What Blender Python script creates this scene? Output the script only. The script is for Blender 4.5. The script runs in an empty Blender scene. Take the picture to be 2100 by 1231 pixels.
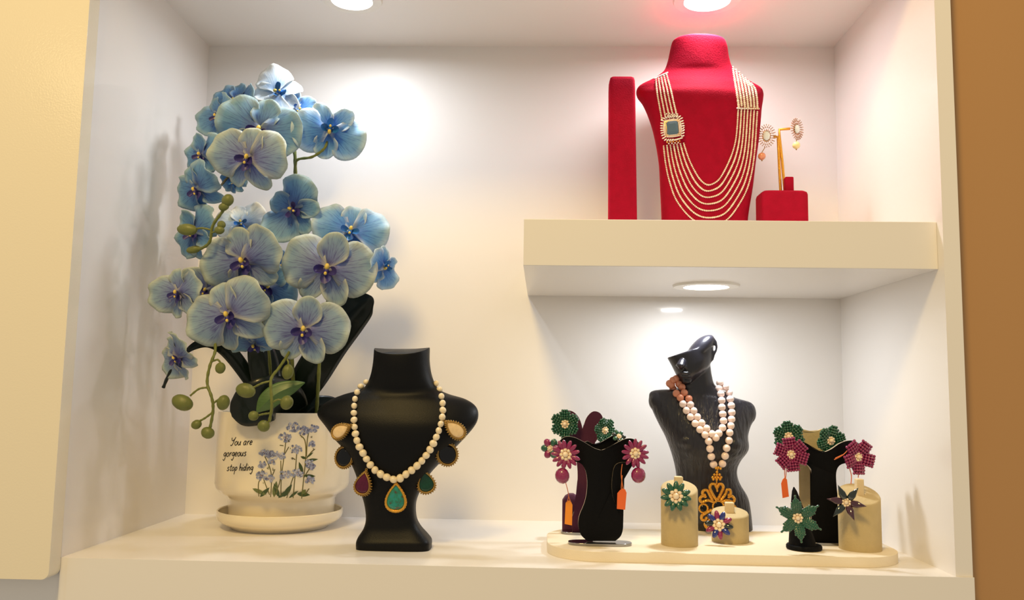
import bpy, bmesh, math, random
from mathutils import Matrix, Vector
from mathutils.bvhtree import BVHTree
random.seed(7)
pi, sin, cos = math.pi, math.sin, math.cos
S = bpy.context.scene
COL = S.collection

# ------------------------------------------------------------------ camera
CX, CY, CZ = 0.76071, -1.38097, 0.27713
YAW, PITCH, ROLL, FPX = 0.03508, 0.10272, -0.01443, 1766.24
IW, IH = 2100.0, 1231.0
RM = Matrix.Rotation(YAW, 3, 'Z') @ Matrix.Rotation(PITCH, 3, 'X') @ Matrix.Rotation(ROLL, 3, 'Y')
cam = bpy.data.cameras.new('camera')
camo = bpy.data.objects.new('camera', cam)
COL.objects.link(camo)
right, fwd, up = RM @ Vector((1, 0, 0)), RM @ Vector((0, 1, 0)), RM @ Vector((0, 0, 1))
M4 = Matrix((right, up, -fwd)).transposed().to_4x4()
M4.translation = Vector((CX, CY, CZ))
camo.matrix_world = M4
cam.sensor_fit = 'HORIZONTAL'
cam.sensor_width = 36
cam.lens = FPX / IW * 36
cam.clip_start = .01
S.camera = camo
EYE = Vector((CX, CY, CZ))

# ------------------------------------------------------------------ world, lights, exposure
S.view_settings.view_transform = 'Standard'
S.view_settings.look = 'None'
S.view_settings.gamma = 1
S.view_settings.exposure = 0.05
W_, D_, H_ = 1.40, 0.479, 1.0405           # niche width, depth, height
ZS, TS, XS, REC = 0.5569, 0.078, 0.7292, 0.0204   # shelf top, thickness, left end, set-back
world = bpy.data.worlds.new('world')
S.world = world
world.use_nodes = True
world.node_tree.nodes['Background'].inputs[0].default_value = (1.0, .90, .74, 1)
world.node_tree.nodes['Background'].inputs[1].default_value = .42


def light(name, kind, loc, power, color, size=.1, target=None, spread=None, spot=None, blend=.5):
    l = bpy.data.lights.new(name, kind)
    l.energy = power
    l.color = color
    if kind == 'AREA':
        l.shape = 'DISK'
        l.size = size
        if spread: l.spread = spread
    else:
        l.shadow_soft_size = size
    if kind == 'SPOT':
        l.spot_size = spot
        l.spot_blend = blend
    o = bpy.data.objects.new(name, l)
    COL.objects.link(o)
    o.location = loc
    if target is not None:
        d = Vector(target) - Vector(loc)
        o.rotation_euler = d.to_track_quat('-Z', 'Y').to_euler()
    return o


LAMPS = [(.378, .243, H_), (1.077, .246, H_), (1.073, .262, ZS - TS)]
light('downlight_lamp', 'AREA', (.378, .243, H_ - .008), 1.85, (.87, .93, 1), .066, spread=3.0)
light('downlight_lamp', 'AREA', (1.077, .246, H_ - .008), 1.95, (1, .92, .97), .066, spread=3.0)
light('downlight_lamp', 'AREA', (1.073, .262, ZS - TS - .008), 1.6, (.88, .94, 1), .05)
# warm lamps of the shop behind the viewer
light('room_lamp', 'POINT', (-2.18, -4.05, 2.2), 12, (1, .74, .36), .12)
light('room_lamp', 'POINT', (.1, -1.95, 2.5), 215, (1, .70, .25), .3)


# ------------------------------------------------------------------ helpers
def at(px, py, Y):
    d = RM @ Vector(((px - IW / 2) / FPX, 1, (IH / 2 - py) / FPX))
    return EYE + d * ((Y - CY) / d.y)


def atz(px, py, Z):
    d = RM @ Vector(((px - IW / 2) / FPX, 1, (IH / 2 - py) / FPX))
    return EYE + d * ((Z - CZ) / d.z)


def raydir(px, py):
    return (RM @ Vector(((px - IW / 2) / FPX, 1, (IH / 2 - py) / FPX))).normalized()


def pm(Y):
    """metres covered by one photo pixel at depth Y"""
    return (Y - CY) / FPX


def srgb(c):
    r = []
    for v in c[:3]:
        v = v / 255
        r.append(v / 12.92 if v <= .04045 else ((v + .055) / 1.055) ** 2.4)
    return (*r, 1)


MATS = {}


def mat(name, col, rough=.5, metal=0, bump=0, bscale=200, var=0, vscale=20, sheen=0, coat=0, trans=0, ior=1.5, stretch=None, spec=.5, detail=3, coatr=.05):
    if name in MATS: return MATS[name]
    m = bpy.data.materials.new(name)
    m.use_nodes = True
    nt = m.node_tree
    b = nt.nodes['Principled BSDF']
    c = srgb(col)
    b.inputs['Base Color'].default_value = c
    b.inputs['Roughness'].default_value = rough
    b.inputs['Metallic'].default_value = metal
    b.inputs['IOR'].default_value = ior
    b.inputs['Specular IOR Level'].default_value = spec
    if sheen:
        b.inputs['Sheen Weight'].default_value = sheen
        b.inputs['Sheen Roughness'].default_value = .35
        b.inputs['Sheen Tint'].default_value = tuple(min(1, x * 1.8 + .02) for x in c[:3]) + (1,)
    if coat:
        b.inputs['Coat Weight'].default_value = coat
        b.inputs['Coat Roughness'].default_value = coatr
    if trans: b.inputs['Transmission Weight'].default_value = trans
    tc = nt.nodes.new('ShaderNodeTexCoord')
    mp = nt.nodes.new('ShaderNodeMapping')
    nt.links.new(tc.outputs['Object'], mp.inputs[0])
    if stretch:
        mp.inputs['Scale'].default_value = stretch[0]
        mp.inputs['Rotation'].default_value = stretch[1]
    if var:
        n = nt.nodes.new('ShaderNodeTexNoise')
        n.inputs['Scale'].default_value = vscale
        n.inputs['Detail'].default_value = 4
        nt.links.new(mp.outputs[0], n.inputs[0])
        r = nt.nodes.new('ShaderNodeMix')
        r.data_type = 'RGBA'
        r.inputs[6].default_value = tuple(x * (1 - var) for x in c[:3]) + (1,)
        r.inputs[7].default_value = tuple(min(1, x * (1 + var)) for x in c[:3]) + (1,)
        nt.links.new(n.outputs[0], r.inputs[0])
        nt.links.new(r.outputs[2], b.inputs['Base Color'])
    if bump:
        n = nt.nodes.new('ShaderNodeTexNoise')
        n.inputs['Scale'].default_value = bscale
        n.inputs['Detail'].default_value = detail
        nt.links.new(mp.outputs[0], n.inputs[0])
        bp = nt.nodes.new('ShaderNodeBump')
        bp.inputs['Strength'].default_value = bump
        bp.inputs['Distance'].default_value = .006 if name == 'black_resin' else .002
        nt.links.new(n.outputs[0], bp.inputs['Height'])
        nt.links.new(bp.outputs[0], b.inputs['Normal'])
    MATS[name] = m
    return m


def emit(name, col, strength):
    m = bpy.data.materials.new(name)
    m.use_nodes = True
    b = m.node_tree.nodes['Principled BSDF']
    b.inputs['Base Color'].default_value = (.8, .8, .8, 1)
    b.inputs['Emission Color'].default_value = srgb(col)
    b.inputs['Emission Strength'].default_value = strength
    return m


def petal_mat(name, base, mid, outer, edge, vein, mp=.46):
    m = bpy.data.materials.new(name)
    m.use_nodes = True
    nt = m.node_tree
    b = nt.nodes['Principled BSDF']
    uv = nt.nodes.new('ShaderNodeUVMap'); uv.uv_map = 'polar'
    sp = nt.nodes.new('ShaderNodeSeparateXYZ'); nt.links.new(uv.outputs[0], sp.inputs[0])
    uv2 = nt.nodes.new('ShaderNodeUVMap'); uv2.uv_map = 'rim'
    sp2 = nt.nodes.new('ShaderNodeSeparateXYZ'); nt.links.new(uv2.outputs[0], sp2.inputs[0])
    ramp = nt.nodes.new('ShaderNodeValToRGB')
    nt.links.new(sp.outputs[1], ramp.inputs[0])
    e = ramp.color_ramp.elements
    e[0].position = .05; e[0].color = srgb(base)
    e[1].position = .92; e[1].color = srgb(outer)
    x = e.new(mp); x.color = srgb(mid)
    # veins: fine noise stretched from the claw outwards
    cb = nt.nodes.new('ShaderNodeCombineXYZ')
    mu = nt.nodes.new('ShaderNodeMath'); mu.operation = 'MULTIPLY'; mu.inputs[1].default_value = 26
    nt.links.new(sp.outputs[0], mu.inputs[0]); nt.links.new(mu.outputs[0], cb.inputs[0])
    mu2 = nt.nodes.new('ShaderNodeMath'); mu2.operation = 'MULTIPLY'; mu2.inputs[1].default_value = 2.2
    nt.links.new(sp.outputs[1], mu2.inputs[0]); nt.links.new(mu2.outputs[0], cb.inputs[1])
    no = nt.nodes.new('ShaderNodeTexNoise'); no.inputs['Scale'].default_value = 1.6; no.inputs['Detail'].default_value = 3
    nt.links.new(cb.outputs[0], no.inputs[0])
    vr = nt.nodes.new('ShaderNodeMapRange'); vr.inputs[1].default_value = .48; vr.inputs[2].default_value = .66
    nt.links.new(no.outputs[0], vr.inputs[0])
    fade = nt.nodes.new('ShaderNodeMapRange'); fade.inputs[1].default_value = .98; fade.inputs[2].default_value = .25
    fade.inputs[3].default_value = .16; fade.inputs[4].default_value = .95
    nt.links.new(sp.outputs[1], fade.inputs[0])
    mv = nt.nodes.new('ShaderNodeMath'); mv.operation = 'MULTIPLY'
    nt.links.new(vr.outputs[0], mv.inputs[0]); nt.links.new(fade.outputs[0], mv.inputs[1])
    mx = nt.nodes.new('ShaderNodeMix'); mx.data_type = 'RGBA'
    nt.links.new(mv.outputs[0], mx.inputs[0]); nt.links.new(ramp.outputs[0], mx.inputs[6]); mx.inputs[7].default_value = srgb(vein)
    er = nt.nodes.new('ShaderNodeMapRange'); er.inputs[1].default_value = .66; er.inputs[2].default_value = 1.03; er.inputs[4].default_value = .72
    nt.links.new(sp2.outputs[0], er.inputs[0])
    mx2 = nt.nodes.new('ShaderNodeMix'); mx2.data_type = 'RGBA'
    nt.links.new(er.outputs[0], mx2.inputs[0]); nt.links.new(mx.outputs[2], mx2.inputs[6]); mx2.inputs[7].default_value = srgb(edge)
    nt.links.new(mx2.outputs[2], b.inputs['Base Color'])
    b.inputs['Roughness'].default_value = .55
    bp = nt.nodes.new('ShaderNodeBump'); bp.inputs['Strength'].default_value = .25; bp.inputs['Distance'].default_value = .002
    nt.links.new(no.outputs[0], bp.inputs['Height']); nt.links.new(bp.outputs[0], b.inputs['Normal'])
    tr = nt.nodes.new('ShaderNodeBsdfTranslucent'); nt.links.new(mx2.outputs[2], tr.inputs[0])
    ms = nt.nodes.new('ShaderNodeMixShader'); ms.inputs[0].default_value = .28
    out = [n for n in nt.nodes if n.type == 'OUTPUT_MATERIAL'][0]
    nt.links.new(b.outputs[0], ms.inputs[1]); nt.links.new(tr.outputs[0], ms.inputs[2]); nt.links.new(ms.outputs[0], out.inputs[0])
    return m


def wpos(o):
    v = Vector((0, 0, 0))
    while o:
        v += o.location
        o = o.parent
    return v


def obj(name, bm, m, parent=None, smooth=True, local=False, origin=None):
    """bmesh in world coordinates (or local=True) -> one mesh object"""
    me = bpy.data.meshes.new(name)
    org = Vector((0, 0, 0))
    if not local:
        org = wpos(parent) if parent else (Vector(origin) if origin is not None else Vector((0, 0, 0)))
        bmesh.ops.translate(bm, vec=-org, verts=bm.verts)
    bmesh.ops.recalc_face_normals(bm, faces=bm.faces)
    bm.to_mesh(me)
    bm.free()
    for mm in (m if isinstance(m, (list, tuple)) else [m]): me.materials.append(mm)
    if smooth:
        me.shade_smooth()
        try: me.set_sharp_from_angle(angle=math.radians(38))
        except Exception: pass
    o = bpy.data.objects.new(name, me)
    COL.objects.link(o)
    if parent: o.parent = parent
    elif not local: o.location = org
    return o


def tag(o, label=None, cat=None, group=None, kind=None):
    if label: o['label'] = label
    if cat: o['category'] = cat
    if group: o['group'] = group
    if kind: o['kind'] = kind
    return o


def thing(name, label, cat, loc=(0, 0, 0), group=None, matrix=None):
    o = bpy.data.objects.new(name, None)
    COL.objects.link(o)
    if matrix is not None: o.matrix_basis = matrix
    else: o.location = loc
    o.empty_display_size = .02
    return tag(o, label, cat, group)


def inst(name, src, parent, matrix=None, m=None):
    o = bpy.data.objects.new(name, src)
    COL.objects.link(o)
    o.parent = parent
    if matrix is not None: o.matrix_basis = matrix
    return o


def mesh_of(bm, m, smooth=True, name='shape'):
    me = bpy.data.meshes.new(name)
    bmesh.ops.recalc_face_normals(bm, faces=bm.faces)
    bm.to_mesh(me); bm.free()
    for mm in (m if isinstance(m, (list, tuple)) else [m]): me.materials.append(mm)
    if smooth:
        me.shade_smooth()
        try: me.set_sharp_from_angle(angle=math.radians(38))
        except Exception: pass
    return me


def box(bm, a, b, mi=0, bev=0):
    a, b = Vector(a), Vector(b)
    r = bmesh.ops.create_cube(bm, size=1)
    vs = r['verts']
    for v in vs:
        v.co = Vector(((a.x + b.x) / 2 + v.co.x * (b.x - a.x), (a.y + b.y) / 2 + v.co.y * (b.y - a.y), (a.z + b.z) / 2 + v.co.z * (b.z - a.z)))
    fs = {f for v in vs for f in v.link_faces}
    for f in fs: f.material_index = mi
    if bev:
        es = {e for v in vs for e in v.link_edges}
        bmesh.ops.bevel(bm, geom=list(es), offset=bev, segments=3, profile=.5, affect='EDGES')
    return vs


def sphere(bm, c, r, seg=16, rings=10, mi=0, mtx=None):
    if not isinstance(r, (tuple, list)): r = (r, r, r)
    m = Matrix.Translation(Vector(c)) @ (mtx.to_4x4() if mtx else Matrix()) @ Matrix.Diagonal((*r, 1))
    q = bmesh.ops.create_uvsphere(bm, u_segments=seg, v_segments=rings, radius=1, matrix=m)
    for f in {f for v in q['verts'] for f in v.link_faces}: f.material_index = mi
    return q['verts']


def ring_faces(bm, A, B, mi=0):
    n = len(A)
    for i in range(n):
        f = bm.faces.new((A[i], A[(i + 1) % n], B[(i + 1) % n], B[i]))
        f.material_index = mi


def tube(bm, pts, r, seg=8, mi=0, flat=1.0, closed=False):
    pts = [Vector(p) for p in pts]
    n = len(pts)
    rr = r if isinstance(r, (list, tuple)) else [r] * n
    rings = []
    nrm = None
    for i, p in enumerate(pts):
        if closed: t = (pts[(i + 1) % n] - pts[i - 1])
        else: t = (pts[min(i + 1, n - 1)] - pts[max(i - 1, 0)])
        if t.length < 1e-9: t = Vector((0, 0, 1))
        t.normalize()
        if nrm is None:
            nrm = t.orthogonal().normalized()
        nrm = (nrm - t * nrm.dot(t))
        if nrm.length < 1e-6: nrm = t.orthogonal()
        nrm.normalize()
        bn = t.cross(nrm)
        rings.append([bm.verts.new(p + (nrm * cos(2 * pi * k / seg) + bn * sin(2 * pi * k / seg) * flat) * rr[i]) for k in range(seg)])
    for i in range(n - 1): ring_faces(bm, rings[i], rings[i + 1], mi)
    if closed: ring_faces(bm, rings[-1], rings[0], mi)
    else:
        for q in (rings[0], rings[-1]):
            f = bm.faces.new(q); f.material_index = mi


def spl(pts, n=8):
    """Catmull-Rom through tuples of numbers"""
    pts = [tuple(p) for p in pts]
    if len(pts) < 3:
        a, b = pts[0], pts[-1]
        return [tuple(x + (y - x) * i / n for x, y in zip(a, b)) for i in range(n + 1)]
    P = [pts[0]] + pts + [pts[-1]]
    out = []
    for i in range(1, len(P) - 2):
        for k in range(n):
            t = k / n
            q = []
            for a, b, c, d in zip(P[i - 1], P[i], P[i + 1], P[i + 2]):
                q.append(.5 * ((2 * b) + (-a + c) * t + (2 * a - 5 * b + 4 * c - d) * t * t + (-a + 3 * b - 3 * c + d) * t ** 3))
            out.append(tuple(q))
    out.append(pts[-1])
    return out


def resample(pts, step):
    pts = [Vector(p) for p in pts]
    out = [pts[0].copy()]
    acc = 0
    for a, b in zip(pts, pts[1:]):
        L = (b - a).length
        while acc + L >= step and L > 1e-9:
            t = (step - acc) / L
            a = a.lerp(b, t)
            out.append(a.copy())
            L = (b - a).length
            acc = 0
        acc += L
    return out


def lathe(bm, prof, c, seg=64, mi=0):
    rings = []
    for r, z in prof:
        if r < 1e-6:
            rings.append([bm.verts.new((c[0], c[1], c[2] + z))])
        else:
            rings.append([bm.verts.new((c[0] + r * cos(2 * pi * k / seg), c[1] + r * sin(2 * pi * k / seg), c[2] + z)) for k in range(seg)])
    for A, B in zip(rings, rings[1:]):
        if len(A) == 1 and len(B) == 1: continue
        if len(A) == 1 or len(B) == 1:
            o, q = (A, B) if len(A) == 1 else (B, A)
            for i in range(seg):
                f = bm.faces.new((o[0], q[i], q[(i + 1) % seg])); f.material_index = mi
        else: ring_faces(bm, A, B, mi)


def loft(bm, secs, seg=64, mi=0, cap=True):
    """secs: left end point, right end point (Vectors), half depth front, half depth back, exponent, front dip"""
    rings = []
    for (L, R_, hf, hb, ex, dip) in secs:
        C = (L + R_) / 2
        U = (R_ - L) / 2
        ring = []
        for k in range(seg):
            a = 2 * pi * k / seg
            ca, sa = cos(a), sin(a)
            u = math.copysign(abs(ca) ** (2 / ex), ca)
            w = math.copysign(abs(sa) ** (2 / ex), sa)
            p = C + U * u + Vector((0, w * (hb if w > 0 else hf), 0))
            if w < 0 and dip: p.z -= dip * (abs(w)) ** 1.3
            ring.append(bm.verts.new(p))
        rings.append(ring)
    for A, B in zip(rings, rings[1:]): ring_faces(bm, A, B, mi)
    if cap:
        for q in (rings[0], rings[-1]):
            c = sum((v.co for v in q), Vector()) / len(q)
            cv = bm.verts.new(c)
            for i in range(seg):
                f = bm.faces.new((q[i], q[(i + 1) % seg], cv)); f.material_index = mi


def loft_px(bm, rows, seg=64, n=5, mi=0):
    """rows: xl, pyl, xr, pyr, Yc, hf, hb, ex, dip"""
    R2 = spl(rows, n)
    secs = [(at(r[0], r[1], r[4]), at(r[2], r[3], r[4]), max(.0005, r[5]), max(.0005, r[6]), max(1.5, r[7]), r[8]) for r in R2]
    loft(bm, secs, seg, mi)


def prism(bm, poly, f3, d, mi=0, emi=None, bev=0):
    """poly: 2D points; f3(u,v)->front point; d: thickness vector"""
    A = [bm.verts.new(f3(u, v)) for u, v in poly]
    B = [bm.verts.new(v.co + d) for v in A]
    f = bm.faces.new(A); f.material_index = mi
    g = bm.faces.new(B[::-1]); g.material_index = mi
    ring_faces(bm, A, B, mi if emi is None else emi)
    bmesh.ops.triangulate(bm, faces=[f, g])


def frame(p, roll=0, yaw=0, pitch=0):
    """local X right, Y up, Z towards the viewer's side (-Y world); angles in degrees"""
    base = Matrix(((1, 0, 0), (0, 0, -1), (0, 1, 0)))
    r = Matrix.Rotation(math.radians(yaw), 3, 'Z') @ Matrix.Rotation(math.radians(pitch), 3, 'X') @ base @ Matrix.Rotation(math.radians(roll), 3, 'Z')
    m = r.to_4x4()
    m.translation = Vector(p)
    return m


def bvh_of(o):
    me = o.data
    off = wpos(o)
    return BVHTree.FromPolygons([v.co + off for v in me.vertices], [list(p.vertices) for p in me.polygons])


def drape(px, py, bvh, off, fallY):
    d = raydir(px, py)
    h = bvh.ray_cast(EYE, d)
    if h[0] is None: return at(px, py, fallY)
    return h[0] - d * off


# ------------------------------------------------------------------ materials
PAINT = mat('cream_paint', (238, 233, 228), .45, bump=.035, bscale=70, coat=.35, coatr=.07)
PAINT_D = mat('gloss_door_paint', (238, 228, 206), .17, bump=.075, bscale=330, detail=1)
TAN = mat('tan_wall_paint', (182, 138, 88), .6, bump=.05, bscale=90)
BLACKV = mat('black_leatherette', (2, 2, 2), .45, bump=.15, bscale=700, spec=.22)
REDV = mat('red_velvet', (158, 6, 40), .85, bump=.35, bscale=400, var=.22, vscale=45, sheen=.6, spec=.15)
PEARL = mat('cream_pearl', (240, 222, 186), .22, coat=.6, var=.05, vscale=300)
SEED = mat('ivory_seed_pearl', (246, 232, 205), .25, coat=.5)
PINKP = mat('blush_stone_bead', (250, 226, 216), .18, coat=.7)
PEACH = mat('peach_stone_bead', (226, 146, 112), .25, coat=.5)
GOLD = mat('gold', (232, 172, 70), .25, .8, bump=.2, bscale=900)
AGOLD = mat('antique_gold', (176, 140, 76), .3, .75, bump=.4, bscale=1200)
SILVER = mat('chrome', (150, 150, 150), .12, 1)
CRYST = mat('crystal', (225, 235, 240), .05, 0, coat=1, spec=1)
POTM = mat('white_ceramic', (238, 226, 200), .14, coat=.5)
GLASSY = mat('black_resin', (30, 29, 38), .3, coat=.25, bump=.9, bscale=46, stretch=((3, 3, .5), (0, -.5, 0)), detail=3, coatr=.2)

nt = GLASSY.node_tree      # the head is smooth, only the robe is carved
bp = [n for n in nt.nodes if n.type == 'BUMP'][0]
tcn = [n for n in nt.nodes if n.type == 'TEX_COORD'][0]
sx = nt.nodes.new('ShaderNodeSeparateXYZ'); nt.links.new(tcn.outputs['Object'], sx.inputs[0])
mr = nt.nodes.new('ShaderNodeMapRange'); mr.inputs[1].default_value = .235; mr.inputs[2].default_value = .27; mr.inputs[3].default_value = .9; mr.inputs[4].default_value = .03
nt.links.new(sx.outputs[2], mr.inputs[0]); nt.links.new(mr.outputs[0], bp.inputs['Strength'])

# ------------------------------------------------------------------ setting
def struct(name, bm, m, smooth=False):
    return tag(obj(name, bm, m, smooth=smooth), kind='structure')


T = .03
bm = bmesh.new(); box(bm, (-T, D_, -T), (W_ + T, D_ + T, H_ + T)); struct('wall_back', bm, PAINT)
bm = bmesh.new(); box(bm, (-T, .0, 0), (0, D_, H_)); struct('wall_left', bm, PAINT)
bm = bmesh.new(); box(bm, (W_, .0, 0), (W_ + .026, D_, H_)); struct('wall_right', bm, PAINT)
bm = bmesh.new(); box(bm, (0, 0, -T), (W_, D_, 0)); struct('floor', bm, PAINT)
bm = bmesh.new()
box(bm, (-T, 0, H_), (W_ + .026, D_, H_ + T))
struct('ceiling', bm, PAINT)
# cabinet face: apron under the niche, its left return, side stile and head
bm = bmesh.new()
box(bm, (.013, -.004, -.30), (W_ + .026, .02, -.0001))
box(bm, (.0, -.0012, -.30), (.013, .02, -.0001))
struct('wall_front', bm, PAINT)
bm = bmesh.new(); box(bm, (-.9, .004, -.30), (-.0001, .03, 1.5)); struct('trim_1', bm, PAINT)
bm = bmesh.new(); box(bm, (W_ + .0265, .03, -.6), (2.6, .06, 2.0)); struct('wall_side', bm, TAN)
bm = bmesh.new(); box(bm, (-.9, -.001, H_ + T), (W_ + .026, .03, 1.5)); struct('trim_2', bm, PAINT)

# glossy door standing to the left of the niche
yd = -.034
a0, a1 = at(184, 0, yd), at(99, 1190, yd)
sl = (a0.x - a1.x) / (a0.z - a1.z)
zb = a1.z
bm = bmesh.new()
R0 = .012
poly = [(-.55, zb)]
for k in range(7):
    a = -pi / 2 + pi / 2 * k / 6
    poly.append((a1.x - R0 + R0 * cos(a), zb + R0 + R0 * sin(a)))
poly += [(a1.x + sl * (1.25 - zb), 1.25), (-.55, 1.25)]
prism(bm, poly, lambda u, v: Vector((u, yd, v)), Vector((0, .032, 0)))
d = struct('door_1', bm, PAINT_D)
md = d.modifiers.new('edge', 'BEVEL'); md.width = .0018; md.segments = 3; md.limit_method = 'ANGLE'

# floating shelf
bm = bmesh.new(); box(bm, (XS, REC, ZS - TS), (W_, D_, ZS), bev=.0012)
tag(obj('shelf', bm, PAINT, smooth=False), 'thick cream floating shelf carrying the red velvet displays', 'shelf')

# recessed downlights
EM = emit('lamp_glow', (255, 250, 240), 14)
for (x, y, z), r, lab in zip(LAMPS, (.060, .066, .063), (
        'round recessed ceiling downlight above the blue orchids', 'round recessed ceiling downlight above the red velvet bust',
        'round recessed downlight under the floating shelf')):
    t = thing('downlight', lab, 'light', (x, y, z), 'recessed downlights')
    bm = bmesh.new()
    lathe(bm, [(r * .66, -.0005), (r * .68, -.0045), (r * .8, -.005), (r * .97, -.004), (r, -.0002)], (x, y, z), 64)
    obj('trim_ring', bm, mat('lamp_trim', (240, 236, 228), .3), t)
    bm = bmesh.new()
    lathe(bm, [(0, -.0035), (r * .4, -.0033), (r * .655, -.0012)], (x, y, z), 48)
    obj('lens', bm, EM, t)

# oval display tray
zt = .0165
bm = bmesh.new()
x0, x1, y0, y1, rr = .774, 1.362, .052, .292, .085
poly = []
for cx, cy, a in ((x1 - rr, y0 + rr, -90), (x1 - rr, y1 - rr, 0), (x0 + rr, y1 - rr, 90), (x0 + rr, y0 + rr, 180)):
    for k in range(13):
        q = math.radians(a + 90 * k / 12)
        poly.append((cx + rr * cos(q), cy + rr * sin(q)))
prism(bm, poly, lambda u, v: Vector((u, v, zt)), Vector((0, 0, -zt)))
tray = tag(obj('display_tray', bm, mat('tray_suede', (238, 224, 198), .8, bump=.2, bscale=500), origin=(1.06, .17, 0)),
           'long cream tray with rounded ends under the flower jewellery', 'tray')
md = tray.modifiers.new('edge', 'BEVEL'); md.width = .002; md.segments = 3; md.limit_method = 'ANGLE'

# ------------------------------------------------------------------ black bust with pearl necklace
Yb = .145
root = thing('necklace_bust', 'matte black necklace bust beside the white flower pot', 'display bust', (.512, Yb, 0))
rows = [
    (733, 1131, 883, 1131, .135, .030, .045, 4.5, 0), (733, 1122, 883, 1122, .135, .030, .045, 4.5, 0),
    (733, 1110, 883, 1110, .135, .030, .045, 4.5, 0), (737, 1099, 876, 1099, .137, .028, .043, 4, 0),
    (748, 1081, 861, 1080, .14, .026, .036, 3.6, 0), (752, 1060, 853, 1060, .14, .026, .030, 3.4, 0),
    (748, 1030, 853, 1030, .14, .028, .028, 3.2, 0), (738, 1000, 865, 1000, .14, .032, .028, 3, 0), (730, 969, 882, 972, .14, .037, .028, 2.8, 0),
    (708, 924, 912, 940, .14, .044, .028, 2.5, 0), (690, 903, 943, 909, .14, .048, .028, 2.4, 0), (668, 874, 972, 876, .142, .050, .028, 2.2, 0),
    (652, 852, 981, 854, .145, .048, .030, 2.1, 0), (656, 836, 976, 834, .148, .044, .030, 2, 0),
    (674, 822, 955, 819, .150, .040, .030, 2, 0), (706, 809, 922, 809, .152, .036, .032, 2, 0), (738, 800, 902, 800, .153, .036, .035, 2, 0),
    (752, 789, 893, 789, .153, .038, .038, 2, 0), (761, 768, 885, 768, .153, .040, .040, 2.1, .002), (766, 742, 881, 742, .152, .041, .042, 2.2, .006),
    (768, 718, 881, 716, .152, .041, .042, 2.3, .012), (769, 714, 880, 713, .152, .040, .041, 2.3, .0125),
]
bm = bmesh.new(); loft_px(bm, rows, 72, 5)
body = obj('bust_body', bm, BLACKV, root)
bv = bvh_of(body)

nk = thing('pearl_necklace', 'cream pearl necklace with jewelled drops on the black bust', 'necklace', (.512, .1, .15))
bm = bmesh.new(); sphere(bm, (0, 0, 0), 1, 20, 12)
pearl_me = mesh_of(bm, PEARL)
k0 = pm(.1)
path = spl([(751, 784), (738, 795), (729, 815), (726, 838), (726, 862), (728, 885), (734, 910), (746, 932), (762, 957), (781, 973), (811, 984),
            (834, 972), (858, 953), (877, 930), (891, 905), (901, 880), (907, 855), (908, 832), (904, 808), (897, 790), (888, 780)], 14)
pts = resample([Vector((a, b, 0)) for a, b in path], 14.3)
for i, q in enumerate(pts):
    tt = abs(i / (len(pts) - 1) - .5) * 2
    r = (8.7 - 1.9 * tt + random.uniform(-.5, .5)) * k0
    p = drape(q.x, q.y, bv, r * .9, .15)
    p -= wpos(nk)
    m = Matrix.Translation(p) @ Matrix.Rotation(random.random() * 3, 4, 'Y') @ Matrix.Diagonal((r, r, r * .9, 1))
    inst('pearl', pearl_me, nk, m)


def teardrop(w, h, k, n=40):
    w = w / {0: 1, .6: .85, 1.0: .77}.get(k, 1)
    return [(w / 2 * sin(t) * (sin(t / 2) ** k if k else 1), h / 2 * cos(t)) for t in [2 * pi * (i + .5) / n for i in range(n)]]


def dome(bm, out, hgt, z0=0, mi=0, levels=4, facet=False):
    n = len(out)
    prev = [bm.verts.new((u, v, z0)) for u, v in out]
    for L in range(1, levels):
        t = L / levels
        s = cos(t * pi / 2)
        cur = [bm.verts.new((u * s, v * s, z0 + hgt * sin(t * pi / 2))) for u, v in out]
        ring_faces(bm, prev, cur, mi); prev = cur
    c = bm.verts.new((0, 0, z0 + hgt))
    for i in range(n):
        f = bm.faces.new((prev[i], prev[(i + 1) % n], c)); f.material_index = mi


def pendant(par, px, py, w, h, k, stone, roll, yaw, lift=.006, rimm=AGOLD, fall=.14, pave=True, halo=.0):
    s = pm(.1)
    p = drape(px, py, bv, lift, fall)
    M = frame(p - wpos(par), roll, yaw)
    w, h = w * s, h * s
    bm = bmesh.new()
    o1 = teardrop(w, h, k)
    bk = [bm.verts.new((u, v, -.002)) for u, v in o1]
    ft = [bm.verts.new((u, v, .0015)) for u, v in o1]
    ring_faces(bm, bk, ft); bm.faces.new(bk[::-1]); bm.faces.new(ft)
    tube(bm, [(u * .86, v * .88, .0025) for u, v in o1], .0011 if pave else .0016, 6, closed=True)
    n = 30
    for i in range(n):
        t = 2 * pi * i / n
        u, v = w / 2 / {0: 1, .6: .85, 1.0: .77}.get(k, 1) * sin(t) * (abs(sin(t / 2)) ** k if k else 1), h / 2 * cos(t)
        sphere(bm, (u * .99, v * .99, .001), .0014 if pave else .0009, 6, 5)
        if pave: sphere(bm, (u * 1.06, v * 1.05, -.0015), .0014, 6, 5)
    tube(bm, [(.0018 * cos(a), h / 2 + .0022 + .0022 * sin(a), 0) for a in [2 * pi * i / 12 for i in range(12)]], .0007, 6, closed=True)
    st = obj('pendant', bm, rimm, par, local=True)
    st.matrix_basis = M
    bm = bmesh.new()
    dome(bm, [(u * .80, v * .82) for u, v in o1], .0035 if not pave else .003, .0016)
    obj('stone', bm, stone, st, local=True)
    return st


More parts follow.
